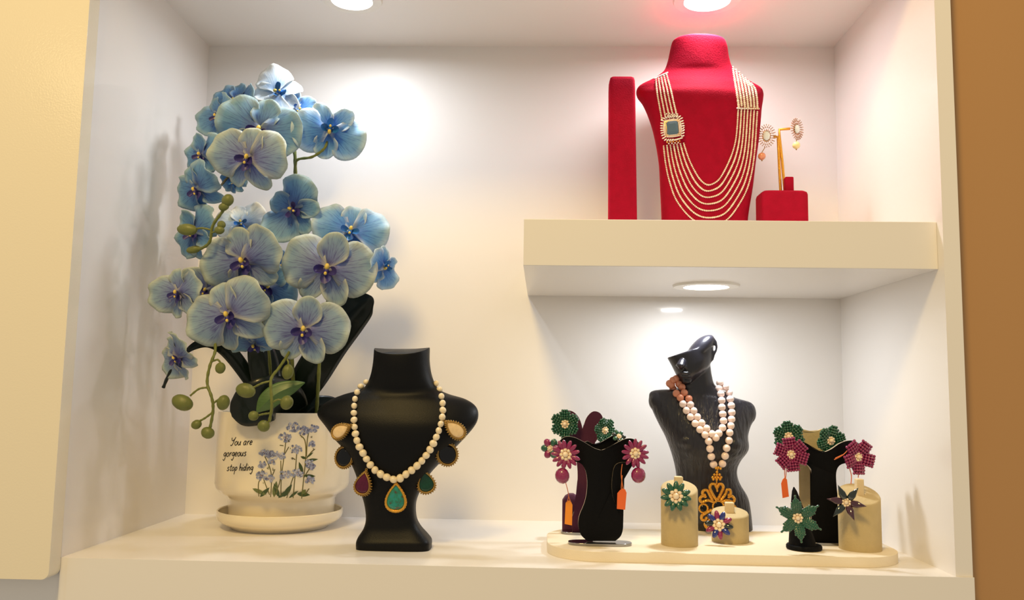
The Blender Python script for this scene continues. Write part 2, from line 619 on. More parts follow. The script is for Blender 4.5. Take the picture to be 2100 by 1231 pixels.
turq = mat('turquoise', (22, 130, 122), .25, coat=.5)
nt = turq.node_tree
n = nt.nodes.new('ShaderNodeTexNoise'); n.inputs['Scale'].default_value = 160; n.inputs['Detail'].default_value = 5
r = nt.nodes.new('ShaderNodeValToRGB')
e = r.color_ramp.elements
e[0].position = .30; e[0].color = srgb((20, 118, 140)); e[1].position = .68; e[1].color = srgb((70, 62, 36))
x = e.new(.44); x.color = srgb((18, 135, 118)); x = e.new(.6); x.color = srgb((20, 110, 90))
tcn = nt.nodes.new('ShaderNodeTexCoord')
nt.links.new(tcn.outputs['Object'], n.inputs[0]); nt.links.new(n.outputs[0], r.inputs[0]); nt.links.new(r.outputs[0], nt.nodes['Principled BSDF'].inputs['Base Color'])
onyx = mat('black_onyx', (3, 4, 12), .04, coat=.2, spec=.3)
garnet = mat('garnet', (80, 4, 44), .08, coat=.3, spec=.3, var=.4, vscale=300)
emer = mat('emerald', (3, 58, 38), .08, coat=.3, spec=.3, var=.4, vscale=300)
topaz = mat('pale_topaz', (238, 205, 150), .08, coat=1, var=.15, vscale=200)
pl = pendant(nk, 812, 1020, 45, 62, 1.0, turq, 0, 0, .006, GOLD, pave=False); pl['label'] = 'large turquoise drop in gold rim'
for a in [((745, 991), 37, 50, 1.0, garnet, -12, -12, 'dark red teardrop stone'), ((873, 988), 37, 50, 1.0, emer, 14, 12, 'dark green teardrop stone'),
          ((706, 938), 42, 46, .0, onyx, -22, -14, 'glossy black oval stone'), ((917, 932), 44, 48, .0, onyx, 22, 14, 'flat black oval stone'),
          ((699, 884), 30, 46, .6, topaz, -62, -18, 'pale champagne stone'), ((933, 881), 32, 50, .6, topaz, 52, 18, 'pale champagne stone')]:
    q = pendant(nk, a[0][0], a[0][1], a[1], a[2], a[3], a[4], a[5], a[6], .013, fall=.12)
    q['label'] = a[7]

# ------------------------------------------------------------------ red velvet displays
Yr = .28
root = thing('necklace_bust', 'red velvet necklace bust standing on the floating shelf', 'display bust', (1.055, Yr, ZS))
yb = ZS
zz = at(1445, 470, Yr)
rows = [
    (1357, 530, 1531, 530, 0.290, .02, .03, 3.4, 0), (1357, 500, 1531, 500, 0.290, .022, .03, 3.4, 0), (1357, 448, 1533, 448, 0.290, .024, .03, 3.2, 0),
    (1354, 384, 1543, 384, 0.290, .028, .028, 3, 0), (1351, 333, 1549, 333, 0.290, .032, .026, 2.8, 0), (1342, 282, 1555, 290, 0.290, .038, .026, 2.6, 0),
    (1332, 247, 1559, 250, 0.290, .045, .026, 2.4, 0), (1319, 217, 1561, 225, 0.290, .050, .026, 2.3, 0), (1307, 200, 1564, 206, 0.292, .052, .028, 2.2, 0),
    (1305, 187, 1565, 192, 0.294, .048, .03, 2, 0), (1312, 176, 1560, 182, 0.296, .044, .03, 2, 0), (1334, 165, 1541, 171, 0.298, .040, .032, 2, 0),
    (1352, 154, 1520, 156, 0.300, .038, .036, 2, 0), (1363, 143, 1503, 143, 0.300, .040, .04, 2, 0), (1370, 123, 1495, 123, 0.300, .042, .044, 2.1, 0),
    (1375, 100, 1491, 102, 0.300, .044, .046, 2.2, 0), (1378, 88, 1488, 92, 0.300, .044, .046, 2.2, 0), (1381, 85, 1486, 88, 0.300, .042, .044, 2.2, 0),
]
# bottom row sits exactly on the shelf
zl = at(1445, 480, .21).z
sh = ZS + .0003
bm = bmesh.new(); loft_px(bm, rows, 72, 5)
for v in bm.verts:
    if v.co.z < sh: v.co.z = sh
body = obj('bust_body', bm, REDV, root)
bv2 = bvh_of(body)
zmin = min(v.co.z for v in body.data.vertices) + ZS
if zmin > ZS + .002:
    print('red bust bottom gap', zmin - ZS)

nk = thing('multi_strand_necklace', 'seven strand ivory seed bead necklace with square brooch on red bust', 'necklace', (1.055, .15, .75))


def strand(pxs, r, step, name='bead_strand', lift=.8, m=SEED, par=None, bv=None, fall=.2, seg=7):
    P = resample([Vector((a, b, 0)) for a, b in spl(pxs, 12)], step)
    bm = bmesh.new()
    last = None
    W3 = []
    for q in P:
        p = drape(q.x, q.y, bv, r * lift, fall)
        W3.append(p)
        rr = r * random.uniform(.9, 1.08)
        sphere(bm, p, rr, seg, 5)
    return obj(name, bm, m, par)


k = pm(.25)
for i in range(7):
    t = i / 6
    L = lambda a, b: a + (b - a) * t
    g = [(L(1402, 1361), L(294, 300)), (L(1409, 1365), L(316, 335)), (L(1418, 1373), L(338, 372)), (L(1434, 1388), L(366, 412)), (L(1452, 1415), L(378.5, 446)),
         (L(1466, 1450), L(375, 461)), (L(1479, 1489), L(362, 452)), (L(1496, 1520), L(329, 412)), (L(1506, 1537), L(300, 372)), (L(1511, 1547), L(270, 316)), (L(1514, 1553), L(222, 226))]
    g[4] = (L(1450, 1418), L(379, 448))
    strand(g, (1.95 + .15 * (i % 2)) * k, 3.7, par=nk, bv=bv2, fall=.27)
for i in range(5):
    t = i / 4
    L = lambda a, b: a + (b - a) * t
    strand([(L(1345, 1366), L(161, 150)), (L(1347, 1374), L(185, 178)), (L(1352, 1382), L(215, 212)), (L(1358, 1391), L(248, 248))], 2.1 * k, 3.7, par=nk, bv=bv2, fall=.29)
for i in range(7):
    t = i / 6
    L = lambda a, b: a + (b - a) * t
    strand([(L(1503, 1541), L(138, 172)), (L(1507, 1549), L(165, 184)), (L(1512, 1552), L(195, 203)), (L(1515, 1553), L(220, 222))], 2.7 * k, 3.9, par=nk, bv=bv2, fall=.29)
# spacer bars
for (a, b, nm) in (((1512, 222), (1556, 223), 'spacer_bar'), ((1342, 161), (1369, 149), 'spacer_bar')):
    bm = bmesh.new()
    P = [drape(a[0] + (b[0] - a[0]) * i / 12, a[1] + (b[1] - a[1]) * i / 12, bv2, .003, .27) for i in range(13)]
    tube(bm, P, .0018, 8)
    for p in P: sphere(bm, p - raydir(*a) * .0012, .0017, 8, 6, mi=1)
    obj(nm, bm, [GOLD, CRYST], nk)
# square brooch
p = drape(1379, 263, bv2, .009, .25)
bm = bmesh.new()
s = k
box(bm, (-17 * s, -18 * s, -.003), (17 * s, 18 * s, .001), bev=.001)
for ring_, (rx, ry, nn, rr) in enumerate(((15.5, 16.5, 40, 1.5), (19, 20, 40, 1.9))):
    for i in range(nn):
        a = 2 * pi * i / nn
        c_, s_ = cos(a), sin(a)
        kx = 1 / max(abs(c_), abs(s_)) ** .75
        sphere(bm, (c_ * rx * kx * s * .92, s_ * ry * kx * s * .92, .0015 - ring_ * .001), rr * s, 6, 5, mi=1)
for i in range(32):   # little leaf-like tips around the edge
    a = 2 * pi * (i + .5) / 32
    c_, s_ = cos(a), sin(a)
    kx = 1 / max(abs(c_), abs(s_)) ** .6
    sphere(bm, (c_ * 23.5 * kx * s * .93, s_ * 27.5 * kx * s * .93, 0), (4.0 * s, 1.6 * s, 1.4 * s), 8, 5, mi=1, mtx=Matrix.Rotation(a * .6 + (0 if c_ > 0 else pi * .4), 3, 'Z'))
for i in range(9):
    sphere(bm, ((-13 + i * 3.2) * s, (29 + (i % 2) * 3) * s, 0), 1.9 * s, 6, 5, mi=1)
    sphere(bm, ((-13 + i * 3.2) * s, (-29 - (i % 2) * 3) * s, 0), 1.9 * s, 6, 5, mi=1 if i % 2 else 0)
br = obj('brooch', bm, [GOLD, mat('rhinestone', (245, 232, 222), .12, .3, coat=1)], nk, local=True)
br.matrix_basis = frame(p - wpos(nk), 4, -8)
bm = bmesh.new()
q = [(-12, -11), (-9, -14), (9, -14), (12, -11), (12, 11), (9, 14), (-9, 14), (-12, 11)]
A = [bm.verts.new((u * s, v * s, .001)) for u, v in q]
B = [bm.verts.new((u * s, v * s, .0035)) for u, v in q]
C_ = [bm.verts.new((u * .58 * s, v * .6 * s, .0055)) for u, v in q]
ring_faces(bm, A, B); ring_faces(bm, B, C_); bm.faces.new(C_)
g = obj('stone', bm, mat('smoky_blue_crystal', (86, 112, 128), .04, .35, coat=1, spec=1), br, local=True, smooth=False)
g['label'] = 'square smoky blue crystal'

# tall bracelet bar
Yq = .25
bm = bmesh.new()
a = at(1249, 446, Yq); b_ = at(1308, 446, Yq); tl = at(1250, 155, Yq); tr = at(1303, 157, Yq)
root = thing('bracelet_stand', 'tall narrow red velvet bar beside the red bust', 'jewellery stand', (a.x + .027, Yq, ZS))
dd = .035
secs = []
for (t, ins) in ((0, 0), (.02, 0), (.5, 0), (.93, 0), (.975, .0005), (.992, .002), (1, .005)):
    z = ZS + (tl.z - ZS) * t
    xl, xr_ = a.x + (tl.x - a.x) * t + ins, b_.x + (tr.x - b_.x) * t - ins
    secs.append((Vector((xl, Yq + dd / 2, z)), Vector((xr_, Yq + dd / 2, z)), dd / 2 - ins, dd / 2 - ins, 9, 0))
loft(bm, secs, 64)
obj('velvet_bar', bm, REDV, root)
bm = bmesh.new(); box(bm, (a.x + .004, Yq + .004, ZS + .0001), (b_.x + .007, Yq + dd + .01, ZS + .004), bev=.001)
obj('foot', bm, mat('dark_red_felt', (70, 8, 20), .9), root)

# red block with gold T posts
Yk = .25
a = at(1564, 452, Yk); b_ = at(1661, 452, Yk); tz = at(1610, 389, Yk).z
root = thing('earring_stand', 'red velvet block with two gold posts for earrings', 'jewellery stand', ((a.x + b_.x) / 2, Yk, ZS))
bm = bmesh.new()
secs = []
for z, ins in ((ZS + .0002, 0), (ZS + .004, 0), (tz - .008, 0), (tz - .003, .0015), (tz, .006)):
    secs.append((Vector((a.x + ins, Yk + .03, z)), Vector((b_.x - ins, Yk + .03, z)), .03 - ins, .03 - ins, 8, 0))
loft(bm, secs, 64)
obj('base', bm, REDV, root)
bm = bmesh.new()
n0 = at(1610, 386, Yk + .02); n1 = at(1627, 363, Yk + .02)
box(bm, (n0.x, Yk + .016, tz - .004), (n1.x, Yk + .032, n1.z), bev=.0025)
obj('slot_roll', bm, REDV, root)
Yp = Yk + .034
for pts in ([(1601, 388), (1598, 340), (1596, 292), (1595, 281), (1586, 280)], [(1610, 388), (1604, 330), (1599, 285), (1598, 266), (1620, 264)]):
    bm = bmesh.new()
    P = [at(x_, y_, Yp) for x_, y_ in pts]
    P[0].z = tz - .004
    tube(bm, P, 2.9 * pm(Yp), 10)
    obj('post', bm, GOLD, root)


def crystal_earring(px, py, Y, w, h, yaw, drop, dropm, lab):
    s = pm(Y)
    M = frame(at(px, py, Y), 0, yaw)
    t = thing('earring', lab, 'earring', matrix=M, group='crystal earrings on the gold posts')
    bm = bmesh.new()
    lathe(bm, [(0, -.002), (w * .5 * s, -.002), (w * .5 * s, 0), (0, 0)], (0, 0, 0), 24)
    for v in bm.verts: v.co.y *= h / w
    rg = mat('rose_rhinestone', (206, 170, 150), .15, .5, coat=1)
    for R_, nn, rr in ((.58, 16, 1.9), (.84, 22, 2.1), (1.05, 24, 1.7)):
        for i in range(nn):
            a = 2 * pi * i / nn
            sphere(bm, (cos(a) * R_ * w * s * .95, sin(a) * R_ * h * s * .95, .001), (rr * s * 1.25, rr * s * .75, rr * s), 6, 5, mi=1, mtx=Matrix.Rotation(a, 3, 'Z'))
    obj('setting', bm, [GOLD, rg], t, local=True)
    bm = bmesh.new()
    dome(bm, [(w * .45 * s * cos(2 * pi * i / 10), h * .45 * s * sin(2 * pi * i / 10)) for i in range(10)], .004, .001, levels=3)
    obj('crystal', bm, CRYST, t, local=True, smooth=False)
    bm = bmesh.new()
    dx, dy = (drop[0] - px) * s, -(drop[1] - py) * s
    tube(bm, [(dx * .3, -h * s, 0), (dx, dy + 8 * s, .001)], .0008, 6, mi=1)
    sphere(bm, (dx, dy, .001), 8.0 * s, 16, 10)
    sphere(bm, (dx, dy - 9 * s, .001), 1.6 * s, 8, 6, mi=1)
    obj('pearl_drop', bm, [dropm, AGOLD], t, local=True)


crystal_earring(1572, 279, Yp - .004, 17, 23.5, -12, (1562, 322), mat('copper_pearl', (226, 150, 112), .2, coat=.8), 'crystal cluster earring with copper pearl drop on lower gold post')
crystal_earring(1634, 265, Yp - .004, 15, 22, 24, (1631, 300), mat('yellow_pearl', (246, 226, 160), .2, coat=.8), 'crystal cluster earring with pale yellow drop on taller gold post')

# ------------------------------------------------------------------ flower pot and saucer
pcx, pcy = at(575, 1060, .345).x, .345
p0 = at(562, 1097, .2467)
root = thing('saucer', 'round cream ceramic saucer under the flower pot', 'saucer', (pcx, pcy, 0))
bm = bmesh.new()
lathe(bm, [(0, .0002), (.093, .0002), (.096, .003), (.100, .006), (.112, .012), (.119, .018), (.1215, .026), (.1212, .0335), (.1195, .035), (.1175, .0335), (.1165, .026), (.108, .0135), (.09, .010), (0, .009)], (pcx, pcy, 0), 96)
obj('saucer_body', bm, POTM, root)
pr = .1295
pcx2 = at(582, 950, .345).x
zp0 = .0102
ztop = at(580, 848, pcy - pr).z
plant = thing('potted_orchid', 'blue artificial orchids in a printed cream pot', 'potted plant', (pcx2, pcy, zp0))
zc = at(580, 1020, pcy - pr).z
bm = bmesh.new()
zs_ = zc
lathe(bm, [(0, zp0), (.098, zp0), (.101, zp0 + .003), (.1015, .03), (.1035, zs_ - .016), (.109, zs_ - .009), (.121, zs_ - .002), (.1275, zs_ + .006), (pr, zs_ + .014), (pr, ztop - .004), (pr - .001, ztop - .001), (pr - .003, ztop),
           (pr - .006, ztop - .001), (pr - .0075, ztop - .005), (pr - .0075, ztop - .02), (0, ztop - .02)], (pcx2, pcy, 0), 128)
pot = obj('pot', bm, POTM, plant)
bm = bmesh.new(); lathe(bm, [(0, ztop - .017), (pr - .009, ztop - .0185)], (pcx2, pcy, 0), 48)
obj('potting_foam', bm, mat('green_foam', (52, 60, 34), .9, bump=.8, bscale=150), plant)


def oncyl(X, Y_, off=.0003):
    """crop coordinates on the pot -> point on the pot's wall"""
    px, py = 430 + X / 4.56, 840 + Y_ / 4.56
    d = raydir(px, py)
    ox, oy = EYE.x - pcx2, EYE.y - pcy
    R_ = pr + off
    A = d.x ** 2 + d.y ** 2; B = 2 * (ox * d.x + oy * d.y); C = ox * ox + oy * oy - R_ * R_
    disc = max(0, B * B - 4 * A * C)
    t = (-B - math.sqrt(disc)) / (2 * A)
    return EYE + d * t


GL = {
    'Y': ([[(0, 2.0), (.1, 1.35), (.4, 1.2), (.75, 1.5)], [(.95, 2.1), (.7, 1.2), (.5, .3), (.2, -.1), (0, .1)]], 1.0),
    'o': ([[(.5, 1), (.15, .85), (.05, .4), (.25, 0), (.55, .1), (.68, .5), (.5, 1)]], .85),
    'u': ([[(.05, 1), (.05, .3), (.25, 0), (.5, .2), (.65, .9)], [(.68, 1), (.65, .2), (.8, 0)]], .95),
    'a': ([[(.6, .9), (.3, 1), (.05, .5), (.2, 0), (.5, .2), (.65, 1)], [(.65, 1), (.62, .2), (.8, 0)]], .95),
    'r': ([[(.1, 1), (.12, 0)], [(.12, .5), (.3, .9), (.55, 1)]], .7),
    'e': ([[(.1, .5), (.55, .6), (.5, .95), (.25, 1), (.05, .5), (.2, .05), (.6, .15)]], .8),
    'g': ([[(.6, .9), (.3, 1), (.05, .55), (.25, .15), (.55, .4), (.65, 1)], [(.65, 1), (.6, -.4), (.35, -1), (.05, -.7)]], .85),
    's': ([[(.6, .9), (.35, 1), (.15, .75), (.4, .5), (.55, .2), (.3, 0), (.05, .1)]], .75),
    't': ([[(.35, 1.7), (.25, .3), (.45, 0), (.6, .1)], [(.05, 1.1), (.65, 1.15)]], .7),
    'p': ([[(.15, 1), (.1, -1)], [(.15, .7), (.45, 1), (.65, .6), (.45, .1), (.15, .2)]], .8),
    'h': ([[(.15, 2), (.1, 0)], [(.12, .5), (.4, .95), (.6, .7), (.6, 0)]], .8),
    'i': ([[(.15, 1), (.15, .1), (.3, 0)], [(.2, 1.4), (.23, 1.55)]], .42),
    'd': ([[(.6, .8), (.3, 1), (.05, .5), (.2, 0), (.5, .2), (.65, .7)], [(.8, 2), (.66, .2), (.8, 0)]], .95),
    'n': ([[(.1, 1), (.1, 0)], [(.12, .6), (.4, 1), (.6, .7), (.6, .1), (.72, 0)]], .85), ' ': ([], .55)}
bm = bmesh.new()
for txt, X0, Y0, X1, Y1, xh in (('You are', 196, 336, 404, 330, 36), ('gorgeous', 128, 442, 346, 434, 36), ('stop hiding', 160, 574, 412, 570, 34)):
    adv = sum(GL[c][1] for c in txt)
    sx = (X1 - X0) / adv
    cx = 0
    for ch in txt:
        for st in GL[ch][0]:
            P = []
            for u, v in spl(st, 5):
                fx = X0 + (cx + u + .22 * v) * sx * .98
                fy = Y0 + (Y1 - Y0) * (fx - X0) / (X1 - X0) - v * xh
                P.append(oncyl(fx, fy, .0))
            tube(bm, P, [.0007 + .0003 * abs(sin(i * .8)) for i in range(len(P))], 5)
        cx += GL[ch][1]
tx = obj('printed_lettering', bm, mat('print_black', (30, 26, 24), .5), pot)
# printed wildflowers
bm = bmesh.new()
lift = [0.0]


def blob(X, Y_, r, mi, n=9, jag=.3, sq=1, rot=0):
    lift[0] += 1e-6
    vs = []
    for i in range(n):
        a = 2 * pi * i / n
        q = r * random.uniform(1 - jag, 1 + jag * .4)
        u, v = q * cos(a), q * sin(a) * sq
        vs.append(bm.verts.new(oncyl(X + u * cos(rot) - v * sin(rot), Y_ + u * sin(rot) + v * cos(rot), .0003 + lift[0])))
    f = bm.faces.new(vs); f.material_index = mi


def pleaf(X0, Y0, X1, Y1, w, mi):
    lift[0] += 2e-6
    dx, dy = X1 - X0, Y1 - Y0
    L = math.hypot(dx, dy)
    A, B = [], []
    for i in range(7):
        t = i / 6
        q = w * sin(pi * min(1, t * 1.02)) ** .8 * (1 - .3 * t)
        A.append((X0 + dx * t - dy / L * q, Y0 + dy * t + dx / L * q))
        B.append((X0 + dx * t + dy / L * q, Y0 + dy * t - dx / L * q))
    vs = [bm.verts.new(oncyl(x_, y_, .0003 + lift[0])) for x_, y_ in A[:-1] + [A[-1]] + B[-2:0:-1]]
    f = bm.faces.new(vs); f.material_index = mi


def pstem(pts, w, mi):
    lift[0] += 2e-6
    P = spl(pts, 6)
    A = []; B = []
    for i, (x_, y_) in enumerate(P):
        x2, y2 = P[min(i + 1, len(P) - 1)]; x3, y3 = P[max(i - 1, 0)]
        dx, dy = x2 - x3, y2 - y3; L = math.hypot(dx, dy) or 1
        A.append(bm.verts.new(oncyl(x_ - dy / L * w, y_ + dx / L * w, .0003 + lift[0])))
        B.append(bm.verts.new(oncyl(x_ + dy / L * w, y_ - dx / L * w, .0003 + lift[0])))
    for i in range(len(A) - 1):
        f = bm.faces.new((A[i], A[i + 1], B[i + 1], B[i])); f.material_index = mi


for s_ in ([(665, 820), (670, 640), (690, 480), (712, 300)], [(860, 835), (880, 640), (900, 420), (890, 290), (845, 240)], [(905, 440), (912, 300), (925, 220)],
           [(570, 820), (578, 640), (560, 540), (515, 440)], [(780, 830), (800, 600), (815, 400)], [(600, 820), (660, 660), (665, 480)], [(720, 830), (780, 640), (830, 580)],
           [(905, 460), (950, 400), (985, 370)], [(880, 640), (930, 560), (960, 530)], [(560, 800), (500, 640), (490, 560)], [(460, 815), (455, 700), (480, 640)], [(890, 800), (930, 740)], [(585, 620), (610, 560)], [(700, 420), (740, 350)], [(800, 470), (770, 450)], [(690, 340), (655, 335)]):
    pstem(s_, 4.2, 1)
for l_ in ((400, 740, 530, 800, 22), (470, 820, 560, 730, 22), (600, 820, 625, 670, 30), (650, 825, 600, 690, 22), (690, 820, 770, 700, 26), (640, 830, 760, 740, 20), (815, 790, 940, 800, 26), (860, 790, 900, 750, 20), (905, 480, 1015, 465, 16), (870, 600, 835, 490, 20), (880, 620, 990, 625, 18), (900, 460, 850, 440, 14), (905, 450, 970, 400, 10), (740, 830, 830, 760, 14)):
    pleaf(*l_, random.choice((2, 2, 3)))
for (X, Y_, r_) in ((780, 160, 62), (880, 195, 50), (965, 175, 52), (705, 262, 55), (810, 372, 56), (950, 320, 34), (512, 410, 46), (565, 420, 40), (650, 430, 58), (492, 520, 40), (580, 490, 38), (935, 520, 60), (485, 620, 52), (560, 645, 40), (705, 612, 60), (820, 600, 52), (935, 660, 44)):
    for i in range(int(r_ * .62)):
        a, q = random.random() * 2 * pi, r_ * random.random() ** .6
        blob(X + q * cos(a), Y_ + q * sin(a) * .75, random.uniform(8, 15), random.choice((4, 4, 5, 5, 6, 7)))
    for i in range(int(r_ * .12)):
        a, q = random.random() * 2 * pi, r_ * random.random() * .8
        blob(X + q * cos(a), Y_ + q * sin(a) * .75, random.uniform(3, 6), random.choice((8, 9)))
for i in range(26):
    X, Y_ = random.choice(((740, 290), (760, 370), (730, 490), (950, 265), (960, 370), (770, 460), (600, 560), (510, 690), (590, 720), (660, 340), (860, 250), (540, 550)))
    blob(X + random.uniform(-12, 12), Y_ + random.uniform(-12, 12), 8, random.choice((1, 3, 8)), 7, .3, .45, random.random() * 3)
PM = [mat('p%d' % i, c, .35) for i, c in enumerate([(0, 0, 0), (98, 92, 44), (62, 78, 40), (104, 112, 62), (136, 142, 168), (164, 168, 190), (192, 192, 202), (104, 108, 138), (84, 62, 84), (196, 160, 130)])]
obj('printed_flowers', bm, PM, pot, smooth=False)

# ------------------------------------------------------------------ orchids
PB = petal_mat('blue_petal', (70, 78, 156), (98, 146, 196), (124, 172, 200), (190, 206, 200), (56, 78, 150))
PB2 = petal_mat('dusty_petal', (92, 78, 156), (128, 142, 190), (160, 188, 200), (218, 218, 190), (78, 68, 142), .30)
PB3 = petal_mat('lit_blue_petal', (58, 110, 196), (96, 160, 220), (158, 204, 232), (232, 240, 236), (44, 92, 184))  # blue petal with strong lamplight painted into its colours
PWH = petal_mat('lit_white_petal', (110, 160, 214), (206, 224, 238), (240, 244, 246), (250, 248, 238), (150, 180, 214))  # petal bleached by the downlight, the glare painted into its colours
LIPM = mat('violet_lip', (52, 44, 112), .45, var=.5, vscale=60)
LIPB = mat('blue_lip', (36, 104, 176), .45, var=.4, vscale=60)
COLM = mat('yellow_column', (226, 196, 92), .5)
GREEN = mat('bud_green', (104, 110, 48), .45, var=.25, vscale=60, bump=.2, bscale=200)
STEM = mat('stem_green', (104, 110, 44), .5, var=.3, vscale=90, bump=.3, bscale=150)
LEAF = mat('leaf_dark', (6, 18, 12), .35, var=.3, vscale=30, coat=.2, spec=.3)
LEAFG = mat('leaf_bright', (74, 104, 52), .4, var=.35, vscale=60, stretch=((1, 1, 6), (0, .6, 0)))


def petal(bm, L, W, ang, cup=.15, droop=.1, ruf=.04, z0=0, uvl=None, seedv=0, na=32, nr=8, notch=.3):
    rnd = random.Random(seedv)
    ph, ph2 = rnd.random() * 6, rnd.random() * 6
    ca, sa = cos(ang), sin(ang)
    rings = []
    info = {}

    def P(r, a):
        x = r * W / 2 * cos(a)
        y = L * .5 + r * L * .5 * sin(a)
        t = max(0, y / L)
        x *= min(1, notch + t * 2.1)
        z = z0 + cup * (abs(x) / (W / 2)) ** 2 * .5 - droop * (t ** 2) + ruf * r ** 3 * sin(3 * a + ph) + ruf * .6 * r ** 4 * sin(7 * a + ph2)
        X, Y_ = x * ca - y * sa, x * sa + y * ca
        v = bm.verts.new((X, Y_, z))
        info[v] = (math.atan2(x, y + .12 * L) / 1.6 + .5, math.hypot(x, y) / L, r)
        return v
    c = P(0, 0)
    prev = None
    fs = []
    for j in range(1, nr + 1):
        r = j / nr
        cur = [P(r, 2 * pi * i / na) for i in range(na)]
        for i in range(na):
            if prev is None: fs.append(bm.faces.new((c, cur[i], cur[(i + 1) % na])))
            else: fs.append(bm.faces.new((prev[i], cur[i], cur[(i + 1) % na], prev[(i + 1) % na])))
        prev = cur
    u1, u2 = uvl
    for f in fs:
        for lp in f.loops:
            q = info[lp.vert]
            lp[u1].uv = (q[0], q[1]); lp[u2].uv = (q[2], 0)


def newp():
    bm = bmesh.new()
    return bm, (bm.loops.layers.uv.new('polar'), bm.loops.layers.uv.new('rim'))


def thick(me_src):
    return me_src


VAR = {}
NV = 4
for pmn, pmat in (('b', PB), ('d', PB2), ('c', PB3), ('w', PWH)):
    for v in range(NV):
        rnd = random.Random(v * 13 + 5)
        D = math.radians
        U = rnd.uniform
        bm, uvl = newp()
        petal(bm, .80, .68, D(U(-9, 9)), .18, U(-.22, .25), .05, -.05, uvl, v * 9 + 1)
        petal(bm, .84, .58, D(180 - 35 + U(-9, 9)), .16, U(0, .35), .05, -.07, uvl, v * 9 + 2)
        petal(bm, .84, .58, D(180 + 35 + U(-9, 9)), .16, U(0, .35), .05, -.07, uvl, v * 9 + 3)
        sep = mesh_of(bm, pmat, name='sepals')
        bm, uvl = newp(); petal(bm, 1.04, 1.22, D(84 - U(0, 18)), -.34, U(-.42, .30), .10, 0, uvl, v * 9 + 4)
        pe1 = mesh_of(bm, pmat, name='petal')
        bm, uvl = newp(); petal(bm, 1.04, 1.22, D(-84 + U(0, 18)), -.34, U(-.42, .30), .10, .01, uvl, v * 9 + 5)
        pe2 = mesh_of(bm, pmat, name='petal')
        VAR[pmn, v] = (sep, pe1, pe2)
LIPME = []
for lm in (LIPM, LIPB):
    bm, uvl = newp()
    petal(bm, .34, .24, math.radians(180), -.15, -.12, .02, .06, uvl, 1, 14, 4)
    petal(bm, .26, .2, math.radians(110), .2, -.22, .02, .04, uvl, 2, 14, 4)
    petal(bm, .26, .2, math.radians(-110), .2, -.22, .02, .04, uvl, 3, 14, 4)
    sphere(bm, (0, -.08, .1), (.06, .1, .07), 12, 8)
    LIPME.append(mesh_of(bm, lm, name='lip'))
bm = bmesh.new()
sphere(bm, (0, .03, .12), (.05, .075, .07), 12, 8); sphere(bm, (0, -.12, .17), (.035, .04, .03), 10, 6)
COLME = mesh_of(bm, COLM, name='column')

FL = [  # px, py, Y, span px, roll, yaw, pitch, kind, variant, lip
    (568, 190, .285, 132, 84, 4, -12, 'w', 0, 1), (482, 208, .30, 112, -4, -20, -8, 'b', 1, 0), (612, 226, .31, 108, -40, 30, -4, 'c', 2, 1),
    (447, 238, .265, 112, 18, -38, 8, 'b', 3, 0), (532, 268, .22, 184, -14, 4, 4, 'b', 1, 0), (509, 325, .155, 170, -12, -6, 8, 'd', 0, 0),
    (413, 318, .245, 116, 14, -28, 6, 'b', 2, 0), (404, 388, .235, 134, 16, -34, 24, 'b', 0, 0), (676, 268, .24, 154, 172, 14, 12, 'c', 1, 1),
    (600, 430, .235, 146, 62, -10, 6, 'b', 3, 0), (719, 474, .25, 158, -12, 12, -12, 'c', 0, 1), (500, 536, .17, 184, 20, -8, 12, 'd', 1, 0),
    (672, 551, .175, 196, -8, 4, 2, 'd', 2, 0), (366, 601, .165, 132, 10, -28, 6, 'd', 3, 0), (469, 647, .125, 182, 20, -6, 6, 'd', 0, 0),
    (624, 677, .135, 180, -3, 2, 4, 'd', 2, 0), (364, 733, .145, 122, 38, -36, 20, 'd', 1, 0), (522, 706, .185, 112, 8, -14, 56, 'b', 0, 0),
    (548, 588, .225, 128, -40, 18, 18, 'b', 3, 0), (580, 548, .27, 100, 30, 0, -10, 'c', 2, 1), (787, 548, .225, 104, 150, 58, 16, 'c', 1, 1),
    (396, 478, .255, 132, 34, -30, 6, 'b', 2, 0), (494, 458, .30, 110, 20, 10, -14, 'w', 1, 1), (424, 596, .235, 120, -20, -14, 4, 'd', 3, 0),
    (536, 618, .26, 110, 60, -10, 10, 'b', 1, 0), (455, 560, .25, 116, 100, -20, 4, 'b', 0, 0), (478, 372, .27, 70, 10, -20, 20, 'b', 2, 1), (655, 505, .29, 84, 20, 0, -6, 'w', 3, 1),
]
for (px, py, Y, sp, ro, ya, pt, kd, v, lp) in FL:
    s = sp / 2 * pm(Y)
    M = frame(at(px, py, Y) - wpos(plant), ro, ya, pt) @ Matrix.Diagonal((s, s, s, 1))
    sep, p1, p2 = VAR[kd, v]
    f = inst('flower', sep, plant, M)
    inst('petal', p1, f); inst('petal', p2, f); inst('lip', LIPME[lp], f); inst('column', COLME, f)
    if kd == 'w': f['label'] = 'blossom painted nearly white with lamplight'
    md = f.modifiers.new('t', 'SOLIDIFY'); md.thickness = .012
    for c in f.children:
        if c.name.startswith('petal'):
            md = c.modifiers.new('t', 'SOLIDIFY'); md.thickness = .012


def stem(pts, r, m=STEM, name='stem', par=plant, seg=8, n=8):
    P = [at(*q) for q in pts]
    P = [Vector(q) for q in spl([tuple(p) for p in P], n)]
    bm = bmesh.new()
    rr = [r * pm(.2) * (1 + .12 * sin(i * 1.7)) for i in range(len(P))]
    tube(bm, P, rr, seg)
    return obj(name, bm, m, par)


